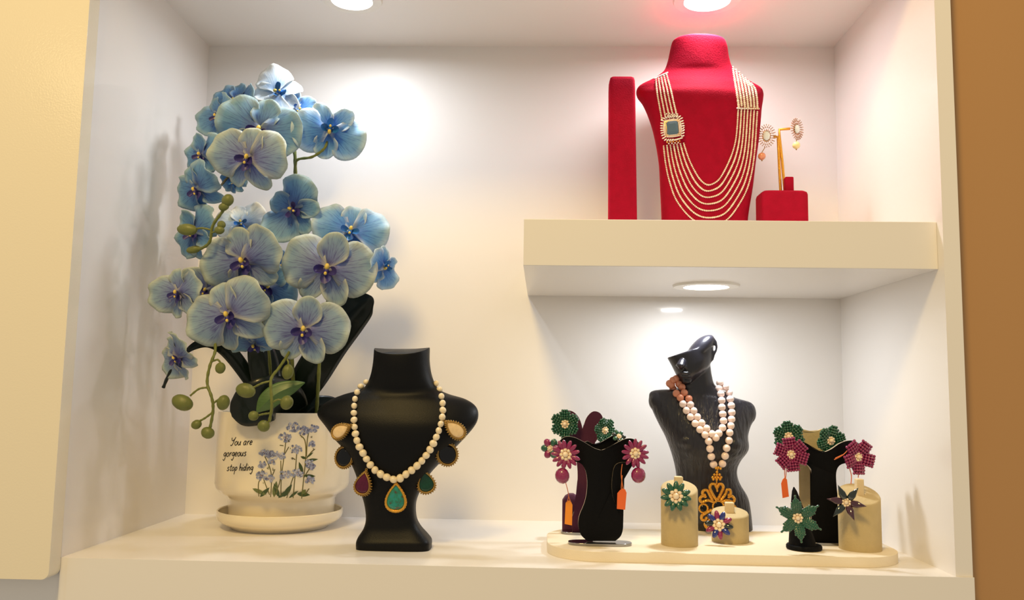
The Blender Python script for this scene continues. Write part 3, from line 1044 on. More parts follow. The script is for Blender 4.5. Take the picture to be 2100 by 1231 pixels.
def bud(px, py, Y, a, b, ang, par):
    bm = bmesh.new()
    s = pm(Y)
    sphere(bm, at(px, py, Y), (a * s, b * .9 * s, b * s), 16, 12, mtx=Matrix.Rotation(-math.radians(ang), 3, 'Y'))
    for vv in bm.verts: vv.co += Vector((0, .0006 * sin(vv.co.x * 900), 0))
    obj('bud', bm, GREEN, par)


zr = ztop - .015
s1 = stem([(600, 858, .33), (601, 780, .30), (598, 700, .27), (606, 610, .27), (612, 520, .28), (611, 430, .29), (606, 360, .28), (604, 312, .27), (590, 262, .29), (560, 215, .31)], 4)
stem([(605, 348, .275), (610, 328, .262), (640, 322, .25), (664, 306, .245), (672, 288, .25)], 3)
s2 = stem([(648, 858, .30), (652, 800, .29), (656, 730, .28), (664, 650, .27), (690, 570, .27), (712, 520, .28), (720, 500, .285)], 4)
stem([(690, 585, .27), (740, 545, .27), (775, 540, .25)], 2.5)
s3 = stem([(560, 858, .33), (556, 790, .30), (548, 700, .26), (520, 610, .25), (470, 540, .26), (430, 500, .26)], 3.5)
stem([(612, 560, .275), (585, 575, .27), (555, 580, .25), (530, 560, .2)], 3)
stem([(590, 300, .28), (540, 300, .27), (480, 350, .27), (440, 393, .25), (410, 392, .25)], 2.6, mat('twig', (52, 50, 26), .6))
stem([(540, 690, .25), (470, 700, .2), (420, 690, .2), (380, 620, .19)], 2.6, mat('twig', (52, 50, 26), .6))
# bud sprays
sp1 = stem([(441, 700, .15), (441, 722, .14), (430, 752, .13), (425, 786, .125), (434, 815, .12), (437, 840, .12), (432, 872, .12), (428, 885, .12)], 3)
sb = [stem(q, 2, par=plant) for q in ([(425, 795, .125), (408, 798, .123), (390, 812, .122)], [(437, 828, .12), (448, 820, .12), (456, 818, .12)], [(436, 846, .12), (420, 858, .12), (405, 866, .12)], [(434, 742, .132), (446, 738, .13), (452, 744, .13)])]
for b in ((452, 755, .128, 12, 10.5, 80), (374, 826, .12, 23, 16, -22), (458, 826, .118, 16, 13, 75), (403, 871, .12, 11, 9.5, 30), (426, 888, .118, 14, 12, -20)): bud(*b, plant)
sp2 = stem([(600, 705, .17), (590, 728, .15), (572, 755, .13), (556, 778, .12), (557, 815, .115), (557, 840, .115), (552, 866, .115)], 3)
[stem(q, 2, par=plant) for q in ([(555, 782, .12), (538, 786, .118), (520, 795, .116)], [(558, 826, .115), (570, 820, .115), (580, 822, .115)], [(553, 848, .115), (538, 850, .115), (526, 854, .115)], [(586, 734, .148), (591, 742, .145), (591, 750, .145)])]
for b in ((590, 763, .143, 16, 12, 80), (504, 801, .115, 21, 15, -14), (588, 826, .112, 15, 13, 70), (520, 853, .113, 11, 10, 0), (541, 874, .11, 13, 12, -10)): bud(*b, plant)
sp3 = stem([(392, 512, .17), (412, 510, .16), (430, 496, .15), (436, 464, .145), (452, 440, .142), (466, 420, .14)], 3)
[stem(q, 2, par=plant) for q in ([(434, 472, .146), (415, 468, .145), (400, 470, .145)], [(434, 478, .146), (444, 474, .144)])]
for b in ((467, 411, .138, 14, 12, 60), (459, 424, .138, 11, 9, 20), (384, 471, .143, 22, 12.5, -4), (454, 461, .142, 9, 8.5, 0), (450, 472, .141, 10.5, 9, 0), (397, 512, .165, 16, 8, 10)): bud(*b, plant)
stem([(372, 738, .16), (350, 762, .17), (335, 795, .18)], 3.4, LEAF, 'leaf_tip')


def leaf(sp, m, fold=.25, name='leaf', thickness=.0016):
    """sp: px,py,Y,halfwidth px"""
    P = spl(sp, 8)
    bm = bmesh.new()
    rows_ = []
    for i, (px, py, Y, w) in enumerate(P):
        a = P[min(i + 1, len(P) - 1)]; b = P[max(i - 1, 0)]
        c = at(px, py, Y)
        t = (at(a[0], a[1], a[2]) - at(b[0], b[1], b[2])).normalized()
        view = (c - EYE).normalized()
        s = t.cross(view).normalized()
        nrm = s.cross(t).normalized()
        w = max(w, .3) * pm(Y)
        row = []
        for j in range(9):
            u = (j - 4) / 4
            row.append(bm.verts.new(c + s * w * u + nrm * (-fold * w * (1 - abs(u)) ** 1.4)))
        rows_.append(row)
    for A, B in zip(rows_, rows_[1:]):
        for j in range(8): bm.faces.new((A[j], A[j + 1], B[j + 1], B[j]))
    o = obj(name, bm, m, plant)
    md = o.modifiers.new('t', 'SOLIDIFY'); md.thickness = thickness; md.offset = 0
    return o


leaf([(598, 862, .33, 18), (610, 815, .32, 30), (640, 765, .31, 36), (678, 706, .30, 36), (715, 655, .29, 36), (742, 625, .285, 30), (758, 612, .28, 14), (762, 608, .28, 2)], LEAF, .2)
leaf([(612, 846, .30, 24), (590, 822, .26, 38), (558, 816, .20, 46), (524, 828, .188, 46), (498, 840, .19, 38), (482, 846, .195, 24), (474, 849, .20, 6)], LEAF, -.1)
leaf([(565, 860, .33, 14), (552, 820, .32, 24), (545, 770, .32, 30), (536, 725, .32, 28), (525, 690, .325, 16), (518, 670, .33, 2)], LEAF, .25)
leaf([(590, 862, .36, 16), (578, 800, .37, 26), (566, 740, .37, 28), (556, 690, .365, 16), (550, 660, .36, 2)], LEAF, .25)
leaf([(612, 868, .36, 12), (640, 838, .37, 20), (672, 830, .38, 18), (700, 836, .385, 10), (716, 845, .385, 1)], LEAF, .25)
leaf([(527, 845, .175, 2), (545, 826, .175, 18), (570, 806, .18, 20), (600, 793, .185, 13), (625, 785, .19, 1)], LEAFG, .35)
leaf([(560, 862, .35, 10), (520, 790, .34, 14), (470, 722, .31, 16), (430, 702, .28, 12), (395, 712, .26, 7), (370, 735, .25, 1)], LEAF, .2)

# ------------------------------------------------------------------ mannequin with pink bead necklace
Ym = .30
root = thing('mannequin_figure', 'glossy black armless mannequin with tilted head behind the cylinders', 'display bust', (1.07, Ym, zt))
rows = [
    (1440, 1096, 1543, 1087, Ym, .028, .022, 2.4, 0), (1412, 1075, 1542, 1072, Ym, .030, .024, 2.3, 0),
    (1400, 1045, 1539, 1045, Ym, .033, .026, 2.2, 0), (1392, 1019, 1533, 1019, Ym, .035, .028, 2.1, 0), (1388, 992, 1516, 990, Ym, .035, .027, 2.1, 0),
    (1386, 968, 1511, 966, Ym, .036, .026, 2.1, 0), (1381, 944, 1518, 946, Ym, .042, .026, 2.1, 0), (1373, 918, 1534, 922, Ym, .050, .027, 2.2, 0),
    (1364, 895, 1533, 895, Ym, .050, .028, 2.2, 0), (1351, 870, 1538, 876, Ym, .045, .028, 2.2, 0), (1338, 842, 1546, 860, Ym, .038, .028, 2.2, 0),
    (1331, 818, 1550, 842, Ym, .032, .028, 2.1, 0), (1334, 804, 1540, 826, Ym, .027, .026, 2, 0), (1354, 799, 1508, 816, Ym, .024, .025, 2, 0),
    (1384, 797, 1484, 802, Ym, .023, .024, 2, 0), (1397, 787, 1466, 790, Ym, .023, .023, 2, 0), (1403, 770, 1460, 772, Ym, .023, .022, 2, 0), (1408, 750, 1457, 752, Ym, .023, .022, 2, 0), (1415, 735, 1455, 735, Ym, .018, .018, 2, 0),
]
bm = bmesh.new(); loft_px(bm, rows, 56, 4)
Yh = Ym - .008
rows = [
    (1402, 792, 1424, 784, Yh, .008, .010, 2, 0), (1396, 786, 1440, 768, Yh, .020, .016, 2.1, 0), (1390, 776, 1455, 750, Yh, .030, .022, 2.1, 0), (1384, 764, 1459, 735, Yh, .034, .024, 2.1, 0),
    (1378, 752, 1462, 722, Yh, .034, .024, 2, 0), (1372, 741, 1463, 708, Yh, .033, .024, 2, 0), (1368, 734, 1463, 702, Yh, .032, .024, 2, 0),
]
loft_px(bm, rows, 48, 4)
rows = [(1400, 742, 1463, 708, Yh, .0325, .022, 2.2, 0), (1406, 729, 1464, 702, Yh, .032, .02, 2.2, 0), (1414, 714, 1464, 697, Yh, .030, .018, 2.2, 0), (1424, 702, 1463, 692, Yh, .026, .016, 2.2, 0), (1435, 693, 1461, 689, Yh, .020, .012, 2, 0), (1446, 688, 1458, 687, Yh, .010, .008, 2, 0)]
loft_px(bm, rows, 48, 4)
s = pm(Yh)
yf = Yh - .030
# nose, lips, chin
tube(bm, [at(1402, 738, yf + .012), at(1398, 744, yf - .002), at(1395, 750, yf - .009), at(1397, 756, yf - .003)], [5 * s, 8 * s, 9 * s, 4 * s], 12)
sphere(bm, at(1388, 752, yf + .001), 4.5 * s, 10, 8); sphere(bm, at(1405, 753, yf + .001), 4.5 * s, 10, 8)
sphere(bm, at(1404, 765, yf + .001), (12 * s, 5 * s, 3 * s), 14, 8, mtx=Matrix.Rotation(.1, 3, 'Y'))
sphere(bm, at(1405, 772, yf + .004), (10 * s, 5 * s, 3.3 * s), 14, 8, mtx=Matrix.Rotation(.1, 3, 'Y'))
sphere(bm, at(1409, 782, yf + .014), (10 * s, 8 * s, 6 * s), 14, 8)
# ear
E_ = [(1454, 700), (1461, 694), (1468, 702), (1469, 716), (1464, 728), (1461, 738), (1455, 741), (1453, 733)]
tube(bm, [at(a, b, Yh - .012) for a, b in spl(E_, 6)], 2.6 * s, 8)
# stumps of the arms
sphere(bm, at(1347, 822, Ym), (17 * s, 20 * s, 22 * s), 20, 12)
sphere(bm, at(1534, 848, Ym), (16 * s, 20 * s, 22 * s), 20, 12)
# breasts
sphere(bm, at(1412, 905, Ym - .022), (26 * s, 26 * s, 22 * s), 20, 12)
sphere(bm, at(1497, 912, Ym - .022), (27 * s, 28 * s, 23 * s), 20, 12)
for v in bm.verts: v.co.z = max(v.co.z, zt + .0003)
body = obj('mannequin_body', bm, GLASSY, root)
md = body.modifiers.new('r', 'REMESH'); md.mode = 'VOXEL'; md.voxel_size = .0016; md.use_smooth_shade = True
md = body.modifiers.new('s', 'SMOOTH'); md.iterations = 5; md.factor = .6
bv3 = bvh_of(body)
nk = thing('bead_necklace', 'double row pale pink bead necklace with gold filigree pendant', 'necklace', (1.07, .2, .25))
bm = bmesh.new(); sphere(bm, (0, 0, 0), 1, 20, 12); BW = mesh_of(bm, PINKP)
bm = bmesh.new(); sphere(bm, (0, 0, 0), 1, 20, 12); BP = mesh_of(bm, PEACH)
C6 = lambda X, Y_: (1310 + X / 3.731, 670 + Y_ / 3.731)
wh = [(545, 935), (555, 995), (572, 1055), (672, 930), (660, 990), (640, 1050), (535, 878), (508, 828), (468, 788), (432, 742), (396, 692), (365, 642), (338, 592), (395, 598), (420, 645), (448, 692), (480, 738), (518, 780), (560, 822),
      (690, 872), (695, 812), (704, 760), (710, 710), (712, 658), (708, 606), (700, 556), (690, 506), (662, 462), (620, 430), (612, 818), (640, 775), (648, 722), (642, 670), (636, 618), (634, 566), (628, 516), (614, 474), (590, 850)]
pe = [(318, 545), (383, 553), (348, 507), (288, 512), (330, 464), (262, 476), (308, 440), (235, 436), (285, 400), (250, 448), (262, 412)]
for L, me in ((wh, BW), (pe, BP)):
    for q in L:
        px, py = C6(*q)
        r = 7.9 * pm(.22)
        p = drape(px, py, bv3, r * .85, Ym - .012)
        inst('bead', me, nk, Matrix.Translation(p - wpos(nk)) @ Matrix.Diagonal((r, r, r, 1)))
# pendant
Yp_ = .240
s = pm(Yp_)
bm = bmesh.new()
def ap(X, Y_, dy=0):
    return at(1330 + X / 5.596, 930 + Y_ / 5.596, Yp_ + dy)
tube(bm, [ap(800, 150), ap(790, 200), ap(782, 260), ap(782, 350)], 1.4 * s, 8)
for (X, Y_) in ((800, 165), (775, 170), (825, 175), (785, 215), (755, 245), (785, 245), (815, 245), (735, 275), (765, 278), (800, 278), (832, 275), (745, 298), (820, 298), (782, 300)):
    sphere(bm, ap(X, Y_), 2.9 * s, 8, 6)


def curve(pts, r=3.0, n=8):
    P = spl(pts, n)
    tube(bm, [ap(*q) for q in P], r * s, 8)
    for i in range(0, len(P), 3): sphere(bm, ap(P[i][0], P[i][1], -.0015), r * .75 * s, 6, 5)


curve([(780, 540), (735, 470), (705, 400), (720, 355), (760, 355), (785, 392), (810, 355), (845, 360), (855, 400), (825, 470), (790, 540)])
curve([(770, 385), (785, 410), (790, 440)], 2)
curve([(745, 560), (680, 540), (610, 560), (590, 520), (620, 490), (660, 500)]); curve([(735, 540), (700, 470), (670, 425), (630, 430), (622, 465), (650, 480)])
curve([(830, 540), (880, 470), (900, 420), (935, 425), (940, 465), (915, 480)]); curve([(840, 560), (900, 540), (965, 560), (985, 525), (950, 490), (915, 505)])
curve([(720, 650), (650, 690), (610, 720), (615, 760), (650, 765), (665, 735)]); curve([(735, 690), (690, 780), (650, 810), (665, 850), (700, 850)])
curve([(860, 690), (900, 780), (940, 810), (930, 850), (890, 850)])
for (X, Y_, R_, nn) in ((800, 610, 62, 20), (630, 632, 48, 16), (960, 640, 44, 14)):
    for i in range(nn):
        a = 2 * pi * i / nn
        sphere(bm, ap(X + R_ * cos(a), Y_ + R_ * sin(a)), 2.4 * s, 6, 5)
pd = obj('pendant', bm, GOLD, nk)
for (X, Y_, R_) in ((800, 610, 54), (630, 632, 40), (960, 640, 38)):
    bm = bmesh.new()
    sphere(bm, ap(X, Y_), (R_ / 5.596 * s, .003, R_ / 5.596 * s), 20, 12)
    obj('stone', bm, onyx, pd)

# ------------------------------------------------------------------ bead flowers
GRN = mat('green_bead', (10, 84, 54), .12, coat=1, var=.6, vscale=500, bump=.6, bscale=500)
MAG = mat('magenta_bead', (142, 12, 80), .12, coat=1, var=.45, vscale=500, bump=.6, bscale=500)
PLUMB = mat('plum_bead', (62, 8, 30), .12, coat=1, var=.4, vscale=400)
DGR = mat('dark_green_bead', (14, 30, 20), .12, coat=1, var=.4, vscale=400)
BLU = mat('blue_bead', (28, 44, 130), .12, coat=1)
CRM = mat('cream_bead', (250, 228, 196), .2, coat=.6)


def petal_me(kind, L, W, m):
    """a bead petal, root at origin, pointing along +Y"""
    bm = bmesh.new()
    if kind == 'bead':
        sphere(bm, (0, L * .55, 0), (W / 2, L * .45, W * .4), 12, 8)
    elif kind == 'round':   # mesh of little beads in a rounded fan
        n = 0
        step = L / 5.5
        for j in range(6):
            for i in range(-4, 5):
                x, y = i * step * .95, step * (j + .4)
                t = y / L
                w = W / 2 * max(0, 1 - ((t - .62) / .55) ** 2) ** .5 if abs(t - .62) < .55 else 0
                if abs(x) <= w: sphere(bm, (x, y, .16 * L * sin(t * 2.6) - .5 * x * x / W), (step * .56, step * .56, step * .5), 8, 6)
        sphere(bm, (0, L * .58, -.03 * L), (W * .45, L * .46, L * .06), 14, 6)
    elif kind == 'lily':
        step = L / 9
        for j in range(10):
            for i in range(-3, 4):
                x, y = i * step * .9, step * (j + .3)
                t = y / L
                w = W / 2 * sin(pi * min(1, max(0, t)) ** .8) ** .9 if 0 < t < 1 else 0
                if abs(x) <= w + step * .2: sphere(bm, (x, y, .2 * L * sin(t * 2.2) - .6 * x * x / W), (step * .55, step * .55, step * .45), 6, 5)
        for i in range(10):
            t = (i + .5) / 10
            sphere(bm, (0, t * L, .2 * L * sin(t * 2.2) - .02 * L), (W * .5 * sin(pi * t ** .8) ** .9 + .0005, L * .08, L * .04), 10, 6)
    elif kind == 'blade':
        sphere(bm, (0, L * .52, .04 * L), (W / 2, L * .5, W * .22), 12, 10)
        for v in bm.verts:
            t = v.co.y / L
            v.co.x *= max(.08, 1 - max(0, t - .45) * 1.5)
            v.co.z += .12 * L * sin(t * 2.5)
    return mesh_of(bm, m, name='petal')


def flower_piece(name, lab, cat, px, py, Y, R_, mats_, kind, n, wf, centre_r, roll=0, yaw=0, pitch=0, group=None, drop=None, layers=1, parent=None, cluster=8, lf=1.0):
    s = pm(Y)
    t = thing(name, lab, cat, matrix=frame(at(px, py, Y), roll, yaw, pitch), group=group)
    L = R_ * s * lf
    mes = {}
    for i in range(n):
        m = mats_[i % len(mats_)]
        if m not in mes: mes[m] = petal_me(kind, L, R_ * s * wf, m)
        tilt = random.uniform(-6, 6)
        inst('petal', mes[m], t, Matrix.Rotation(2 * pi * i / n + math.radians(tilt * .5), 4, 'Z') @ Matrix.Rotation(math.radians(12 + tilt), 4, 'X') @ Matrix.Translation((0, L * .08, 0)))
    if layers > 1:
        for i in range(n // 2 + 2):
            m = mats_[(i + 1) % len(mats_)]
            if m not in mes: mes[m] = petal_me(kind, L, R_ * s * wf, m)
            inst('petal', mes[m], t, Matrix.Translation((0, 0, .002)) @ Matrix.Rotation(2 * pi * (i + .5) / (n // 2 + 2), 4, 'Z') @ Matrix.Rotation(math.radians(30), 4, 'X') @ Matrix.Diagonal((.75, .72, .75, 1)))
    bm = bmesh.new()
    c = centre_r * s
    z = .004
    sphere(bm, (0, 0, z + c * .2), c * .5, 12, 8)
    for i in range(cluster):
        a = 2 * pi * i / cluster
        sphere(bm, (c * .78 * cos(a), c * .78 * sin(a), z), c * .34, 8, 6)
    lathe(bm, [(0, -.001), (c * .9, -.001), (c * .9, z), (0, z)], (0, 0, 0), 16, mi=1)
    obj('centre', bm, [CRM, GOLD], t, local=True)
    if drop:
        bm = bmesh.new()
        inv = t.matrix_basis.inverted()
        q = inv @ at(drop[0], drop[1], Y - .002)
        r = drop[2] * s
        sphere(bm, q, (r, r * 1.08, r * .8), 14, 10)
        tp = inv @ at(drop[0] + (px - drop[0]) * .2, drop[1] - drop[2] * 1.35, Y - .002)
        sphere(bm, tp, r * .28, 8, 6)
        d = obj('drop', bm, MAG, t, local=True)
        d['label'] = 'faceted magenta drop'
    return t


def swing_tag(pts, quad, Y, m, label):
    """thread from pts down to a paper tag with corner points quad"""
    c = at(quad[0][0], quad[0][1], Y)
    t = thing('price_tag', label, 'price tag', tuple(c), 'orange price tags')
    bm = bmesh.new()
    s = pm(Y)
    for P in pts: tube(bm, [Vector(q) for q in spl([tuple(at(a, b, Y)) for a, b in P], 5)], .8 * s, 6)
    obj('thread', bm, mat('orange_thread', (226, 120, 60), .7), t)
    bm = bmesh.new()
    prism(bm, quad, lambda u, v: at(u, v, Y), Vector((0, .0007, 0)))
    obj('paper', bm, m, t, smooth=False)
    return t


ORG = mat('orange_paper', (232, 104, 40), .6)
ORY = mat('amber_paper', (246, 150, 40), .6)

# ------------------------------------------------------------------ curved earring stands
BLKV = mat('black_velvet', (3, 3, 5), .6, bump=.2, bscale=500, spec=.15)
PLV = mat('plum_velvet', (72, 16, 50), .8, bump=.3, bscale=400, sheen=.4)
BEIGE = mat('beige_suede', (192, 172, 128), .85, bump=.35, bscale=260, var=.12, vscale=40, sheen=.25)
EDG = mat('pale_edge', (214, 196, 170), .3, .3)


def panel(bm, outl, Y, xc, bend, th=.007, n=6):
    """closed px outline, bent in plan like a saddle; outl already dense"""
    def f3(u, v):
        p = at(u, v, Y)
        dx = (u - xc) / 70
        yy = Y + bend * dx * dx
        return at(u, v, yy)
    A = [bm.verts.new(f3(u, v)) for u, v in outl]
    f = bm.faces.new(A)
    bmesh.ops.triangulate(bm, faces=[f])
    fs = [q for q in bm.faces]
    for q in fs: q.material_index = 0
    # keep detail across the bend
    r = bmesh.ops.extrude_face_region(bm, geom=fs)
    vs = [g for g in r['geom'] if isinstance(g, bmesh.types.BMVert)]
    for v in vs: v.co += Vector((0, th, 0))
    for q in bm.faces:
        q.normal_update()
        if abs(q.normal.y) < .3: q.material_index = 1


def earring_stand(lab, left, rightc, Y, xc, base, face, edge, bend=.012, back=None, cat='jewellery stand', group='curved earring stands', zb=None):
    """left: outline from the V down the left side to the foot; right: the same on the right (px)"""
    bz = atz(xc, base[2], zt)
    t = thing('earring_stand', lab, cat, (at(xc, 1000, Y).x, Y, zt), group)
    outl = spl(left, 5) + list(reversed(spl(rightc, 5)[1:]))
    bm = bmesh.new()
    panel(bm, outl, Y, xc, bend)
    for v in bm.verts: v.co.z = max(v.co.z, zt + .003)
    o = obj('panel', bm, [face, edge], t)
    if back:
        bm = bmesh.new()
        outl = spl(back, 5)
        panel(bm, outl, Y + .028, xc, bend * .5, .004)
        obj('back_flap', bm, [face, edge], t)
    # foot plate
    x0_, x1_, = at(base[0], base[2], Y).x, at(base[1], base[2], Y).x
    hw, cxx = (x1_ - x0_) / 2, (x0_ + x1_) / 2
    bm = bmesh.new()
    hd = .021
    poly = []
    for k_ in range(40):
        a_ = 2 * pi * k_ / 40
        ca, sa = cos(a_), sin(a_)
        poly.append((cxx + math.copysign(abs(ca) ** .55, ca) * hw, Y + .004 + math.copysign(abs(sa) ** .8, sa) * hd))
    prism(bm, poly, lambda u, v: Vector((u, v, zt + .0045)), Vector((0, 0, -.0043)))
    ob = obj('foot_plate', bm, SILVER, t)
    md = ob.modifiers.new('e', 'BEVEL'); md.width = .0012; md.segments = 2; md.limit_method = 'ANGLE'
    return t


Ys1 = .115
earring_stand('black curved earring stand nearest the left end of the tray',
              [(1233, 924), (1218, 919), (1196, 906), (1176, 897), (1157, 897), (1143, 912), (1140, 935), (1150, 950), (1168, 950), (1184, 948), (1196, 956), (1203, 975), (1204, 1002), (1199, 1030), (1188, 1058), (1186, 1078), (1192, 1098), (1205, 1110)],
              [(1233, 924), (1250, 918), (1266, 908), (1284, 900), (1300, 901), (1312, 912), (1316, 935), (1306, 950), (1288, 949), (1272, 949), (1261, 956), (1256, 976), (1255, 1005), (1260, 1030), (1272, 1055), (1278, 1076), (1274, 1098), (1262, 1110)],
              Ys1, 1231, (1165, 1296, 1110), BLKV, EDG, .016,
              back=[(1205, 905), (1222, 912), (1240, 903), (1258, 894), (1276, 899), (1290, 912), (1284, 930), (1255, 945), (1232, 950), (1210, 942), (1196, 925), (1196, 910), (1205, 905)])
Ys2 = .225
earring_stand('plum and black two-eared earring stand at the back left of the tray',
              [(1196, 890), (1193, 872), (1186, 855), (1174, 844), (1160, 844), (1150, 862), (1154, 890), (1166, 912), (1178, 930), (1184, 960), (1184, 1000), (1180, 1040), (1172, 1066), (1174, 1090)],
              [(1196, 890), (1198, 870), (1205, 854), (1217, 844), (1231, 848), (1237, 864), (1230, 892), (1218, 912), (1208, 930), (1203, 960), (1203, 1000), (1208, 1040), (1216, 1066), (1214, 1090)],
              Ys2, 1195, (1150, 1240, 1084), PLV, EDG, .01)
Ys3 = .168
earring_stand('black earring stand in front of the beige one at right of the tray',
              [(1688, 929), (1672, 922), (1655, 910), (1638, 905), (1622, 908), (1612, 922), (1612, 942), (1624, 952), (1644, 950), (1658, 956), (1666, 972), (1667, 1010), (1666, 1060), (1664, 1112)],
              [(1688, 929), (1704, 922), (1722, 910), (1740, 904), (1756, 906), (1768, 920), (1770, 940), (1758, 952), (1738, 950), (1722, 955), (1715, 970), (1716, 1000), (1720, 1040), (1724, 1112)],
              Ys3, 1690, (1655, 1748, 1113), BLKV, EDG, .014)
Ys4 = .215
earring_stand('beige suede earring stand behind the black one at right',
              [(1660, 886), (1648, 884), (1637, 878), (1622, 880), (1608, 892), (1606, 912), (1620, 926), (1640, 934), (1648, 955), (1649, 1000), (1645, 1040), (1642, 1095)],
              [(1660, 886), (1674, 885), (1688, 880), (1704, 884), (1716, 896), (1716, 914), (1700, 928), (1686, 938), (1682, 960), (1684, 1000), (1690, 1040), (1694, 1095)],
              Ys4, 1662, (1632, 1704, 1094), BEIGE, BEIGE, .008)

g1 = 'green flower earrings'
g2 = 'magenta daisy earrings with drops'
g3 = 'magenta five-petal earrings'
flower_piece('earring', 'magenta bead daisy earring with drop, left wing of front-left stand', 'earring', 1161, 932, Ys1 - .004, 29, [MAG], 'bead', 13, .34, 12, 5, -12, 0, g2, (1153, 976, 15))
flower_piece('earring', 'magenta bead daisy earring with drop beside the black mannequin', 'earring', 1301, 930, Ys1 - .004, 28, [MAG], 'bead', 13, .34, 11, 0, 14, 0, g2, (1309, 975, 15))
flower_piece('earring', 'dark green bead flower earring on left plum ear', 'earring', 1160, 870, Ys2 - .012, 27, [GRN], 'round', 6, .85, 9, 0, -14, 0, g1)
flower_piece('earring', 'dark green bead flower earring on right plum ear', 'earring', 1238, 883, Ys2 - .012, 24, [GRN], 'round', 6, .8, 8, 20, 30, 0, g1)
flower_piece('earring', 'small magenta and green bead earring at the tray\'s far left', 'earring', 1131, 920, Ys1 + .03, 21, [MAG, GRN], 'bead', 6, .75, 7, 30, -30, 0)
flower_piece('earring', 'green bead earring half hidden behind front-left stand wing', 'earring', 1268, 897, Ys1 + .02, 15, [GRN, DGR], 'bead', 7, .6, 5, 10, 20, -30)
flower_piece('earring', 'magenta five-petal bead earring above the black ring cone', 'earring', 1622, 932, Ys3 - .006, 30, [MAG], 'round', 6, .95, 9, 10, -8, 0, g3)
flower_piece('earring', 'magenta five-petal bead earring above the slanted cylinder', 'earring', 1757, 937, Ys3 - .006, 31, [MAG], 'round', 5, 1.0, 9, 36, 16, 0, g3)
flower_piece('earring', 'green bead flower earring on left of beige stand', 'earring', 1617, 895, Ys4 - .018, 28, [GRN], 'round', 6, .9, 9, 8, -10, 0, g1)
flower_piece('earring', 'green bead flower earring on right of beige stand', 'earring', 1701, 904, Ys4 - .018, 28, [GRN], 'round', 6, .9, 9, -14, 14, 0, g1)

swing_tag([[(1160, 990), (1164, 1005), (1166, 1018), (1163, 1030)], [(1166, 1018), (1170, 1030)]], [(1160, 1032), (1164, 1027), (1170, 1027), (1174, 1036), (1173, 1078), (1158, 1075)], Ys1 + .02, ORY, 'amber paper tag hanging before the plum ring block')
swing_tag([[(1276, 952), (1274, 975), (1278, 1003)], [(1276, 975), (1274, 1003)]], [(1271, 1006), (1276, 1002), (1282, 1004), (1285, 1011), (1282, 1046), (1265, 1044), (1266, 1012)], Ys1 - .002, ORG, 'orange paper tag between front-left stand and mannequin')
swing_tag([[(1611, 955), (1609, 968), (1610, 982)], [(1613, 960), (1611, 983)]], [(1605, 984), (1610, 979), (1614, 984), (1618, 1019), (1605, 1022), (1602, 992)], Ys3 - .004, ORG, 'orange paper tag hanging above the black ring cone')
for a, b, lab in (([(1742, 960), (1746, 976), (1745, 994)], [(1762, 962), (1760, 980)], 'thin orange threads hanging above the slanted cylinder'), ([(1740, 922), (1728, 934), (1711, 943)], [(1728, 933), (1713, 940)], 'short orange thread crossing the black earring stand')):
    bm = bmesh.new()
    for P in (a, b): tube(bm, [Vector(q) for q in spl([tuple(at(u, v, Ys3 - .012)) for u, v in P], 5)], .9 * pm(Ys3), 6)
    tag(obj('tag_thread', bm, mat('orange_thread', (226, 120, 60), .7), origin=at(*a[0], Ys3)), lab, 'thread')

# plum ring block
a_ = at(1153, 1070, .30); b_ = at(1186, 1070, .30)
root = thing('ring_block', 'small plum velvet ring block at the tray\'s back left', 'jewellery stand', ((a_.x + b_.x) / 2, .262, zt))
bm = bmesh.new()
zt2 = at(1168, 1012, .27).z
a_, b_ = at(1153, 1050, .262), at(1190, 1050, .262)
loft(bm, [(Vector((a_.x + i_, .262, z)), Vector((b_.x - i_, .262, z)), .018 - i_ * .5, .018 - i_ * .5, 5, 0) for z, i_ in ((zt + .0002, 0), (zt + .02, 0), (zt2 - .012, 0), (zt2 - .004, .005), (zt2, .012))], 32)
obj('velvet_block', bm, PLV, root)


# ------------------------------------------------------------------ ring cylinders
def ring_cyl(lab, xl, xr, ybot, ytopb, ytopf, Yfront, nub):
    bf = atz((xl + xr) / 2, ybot, zt)
    Yf = bf.y
    R_ = (at(xr, ybot - 20, Yf + .035).x - at(xl, ybot - 20, Yf + .035).x) / 2
    cx = (at(xr, ybot - 20, Yf + R_).x + at(xl, ybot - 20, Yf + R_).x) / 2
    cy = Yf + R_
    zB = at((xl + xr) / 2, ytopb, cy + R_).z
    zF = at((xl + xr) / 2, ytopf, cy - R_).z
    t = thing('ring_cylinder', lab, 'jewellery stand', (cx, cy, zt), 'beige suede ring cylinders')
    bm = bmesh.new()
    seg = 64
    rings = []
    for (k_, off) in ((0, 0), (1, 0), (2, .0012), (3, .003)):
        ring = []
        for i in range(seg):
            a = 2 * pi * i / seg
            rr = R_ - off
            x, y = cx + rr * cos(a), cy + rr * sin(a)
            ztp = zF + (zB - zF) * (sin(a) * .5 + .5) * 1.0
            ztp = (zF + zB) / 2 + (zB - zF) / 2 * sin(a)
            z = zt + .0002 if k_ == 0 else ztp - (.003, .0008, 0)[k_ - 1]
            ring.append(bm.verts.new((x, y, z)))
        rings.append(ring)
    for A, B in zip(rings, rings[1:]): ring_faces(bm, A, B)
    bm.faces.new(rings[0]); bm.faces.new(rings[-1])
    obj('cylinder', bm, BEIGE, t)
    n0, n1 = at(nub[0], nub[2], cy), at(nub[1], nub[3], cy)
    bm = bmesh.new()
    box(bm, (n0.x, cy - .007, min((zF + zB) / 2 - .006, n1.z - .01)), (n1.x, cy + .007, n0.z), bev=.002)
    obj('slot_roll', bm, mat('pale_suede', (222, 200, 160), .85, bump=.3, bscale=300), t)
    return t, cx, cy, R_, zB, zF


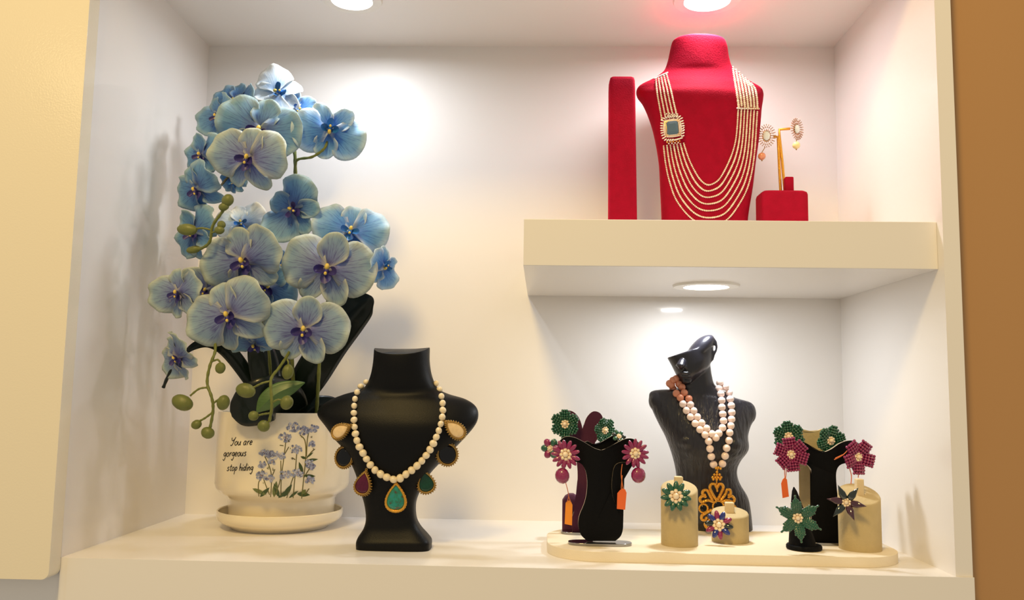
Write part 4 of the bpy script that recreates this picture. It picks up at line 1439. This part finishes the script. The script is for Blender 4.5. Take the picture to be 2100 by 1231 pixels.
c1 = ring_cyl('tall beige ring cylinder with green flower ring, before the mannequin', 1356, 1431, 1124, 984, 1016, 0, (1383, 1400, 977, 1000))
c2 = ring_cyl('short beige ring cylinder at the mannequin\'s waist', 1460, 1535, 1117, 1038, 1062, 0, (1487, 1505, 1030, 1052))
c3 = ring_cyl('beige ring cylinder at right end of tray', 1722, 1806, 1134, 992, 1034, 0, (1754, 1770, 982, 1012))


def ring_band(par, px, py, Y, r, tilt=60):
    bm = bmesh.new()
    c = par.matrix_basis.inverted() @ at(px, py, Y)
    R3 = par.matrix_basis.to_3x3().inverted()
    P = [c + R3 @ Vector((r * cos(a), r * .9 * sin(a) * cos(math.radians(tilt)), r * sin(a) * sin(math.radians(tilt)) * .6)) for a in [2 * pi * i / 28 for i in range(28)]]
    tube(bm, P, .0018, 8, closed=True)
    obj('band', bm, mat('ivory_band', (240, 222, 180), .2, coat=.6), par, local=True)


f = flower_piece('flower_ring', 'green bead flower ring on the tall beige cylinder', 'ring', 1386, 1019, c1[2] - c1[3] - .006, 29, [GRN], 'bead', 11, .42, 13.5, 0, -6, -14, layers=1)
ring_band(f, 1392, 1004, c1[2] - .004, .011)
f = flower_piece('flower_ring', 'multicolour bead flower ring on the short beige cylinder', 'ring', 1474, 1077, c2[2] - c2[3] - .004, 27, [MAG, BLU, DGR, MAG, BLU], 'bead', 10, .42, 12, 10, -10, -10, layers=1)
ring_band(f, 1494, 1062, c2[2] - .006, .017)
f = flower_piece('flower_ring', 'plum and dark green slim-petalled flower ring on right cylinder', 'ring', 1736, 1031, c3[2] - c3[3] - .006, 36, [DGR, PLUMB, DGR, PLUMB, PLUMB], 'blade', 6, .42, 9, 22, -20, -8)
ring_band(f, 1762, 1020, c3[2] - .004, .014)

# black ring cone
pb = atz(1648, 1133, zt)
Yc = pb.y + .028
root = thing('ring_cone', 'leaning black ring cone on a round foot', 'jewellery stand', (at(1648, 1128, Yc).x, Yc, zt))
bm = bmesh.new()
cxx = at(1649, 1126, Yc).x
lathe(bm, [(0, .0002), (.0275, .0002), (.029, .002), (.029, .006), (.0275, .008), (0, .0082)], (cxx, Yc, zt), 48)
obj('foot', bm, BLKV, root)
bm = bmesh.new()
tip = at(1628, 999, Yc + .006)
cb = Vector((at(1646, 1118, Yc).x, Yc, zt + .007))
secs = []
for i in range(15):
    t_ = i / 14
    c = cb.lerp(tip, t_)
    r = .0205 * (1 - t_) ** .9 + .0022
    if i == 14: r = .0008
    secs.append((c - Vector((r, 0, 0)), c + Vector((r, 0, 0)), r, r, 2, 0))
loft(bm, secs, 40)
obj('cone', bm, BLKV, root)
f = flower_piece('flower_ring', 'green bead lily ring on the black cone', 'ring', 1635, 1063, Yc - .024, 42, [GRN], 'lily', 6, .5, 10, 6, -6, -6)
ring_band(f, 1640, 1064, Yc - .002, .0165, 20)
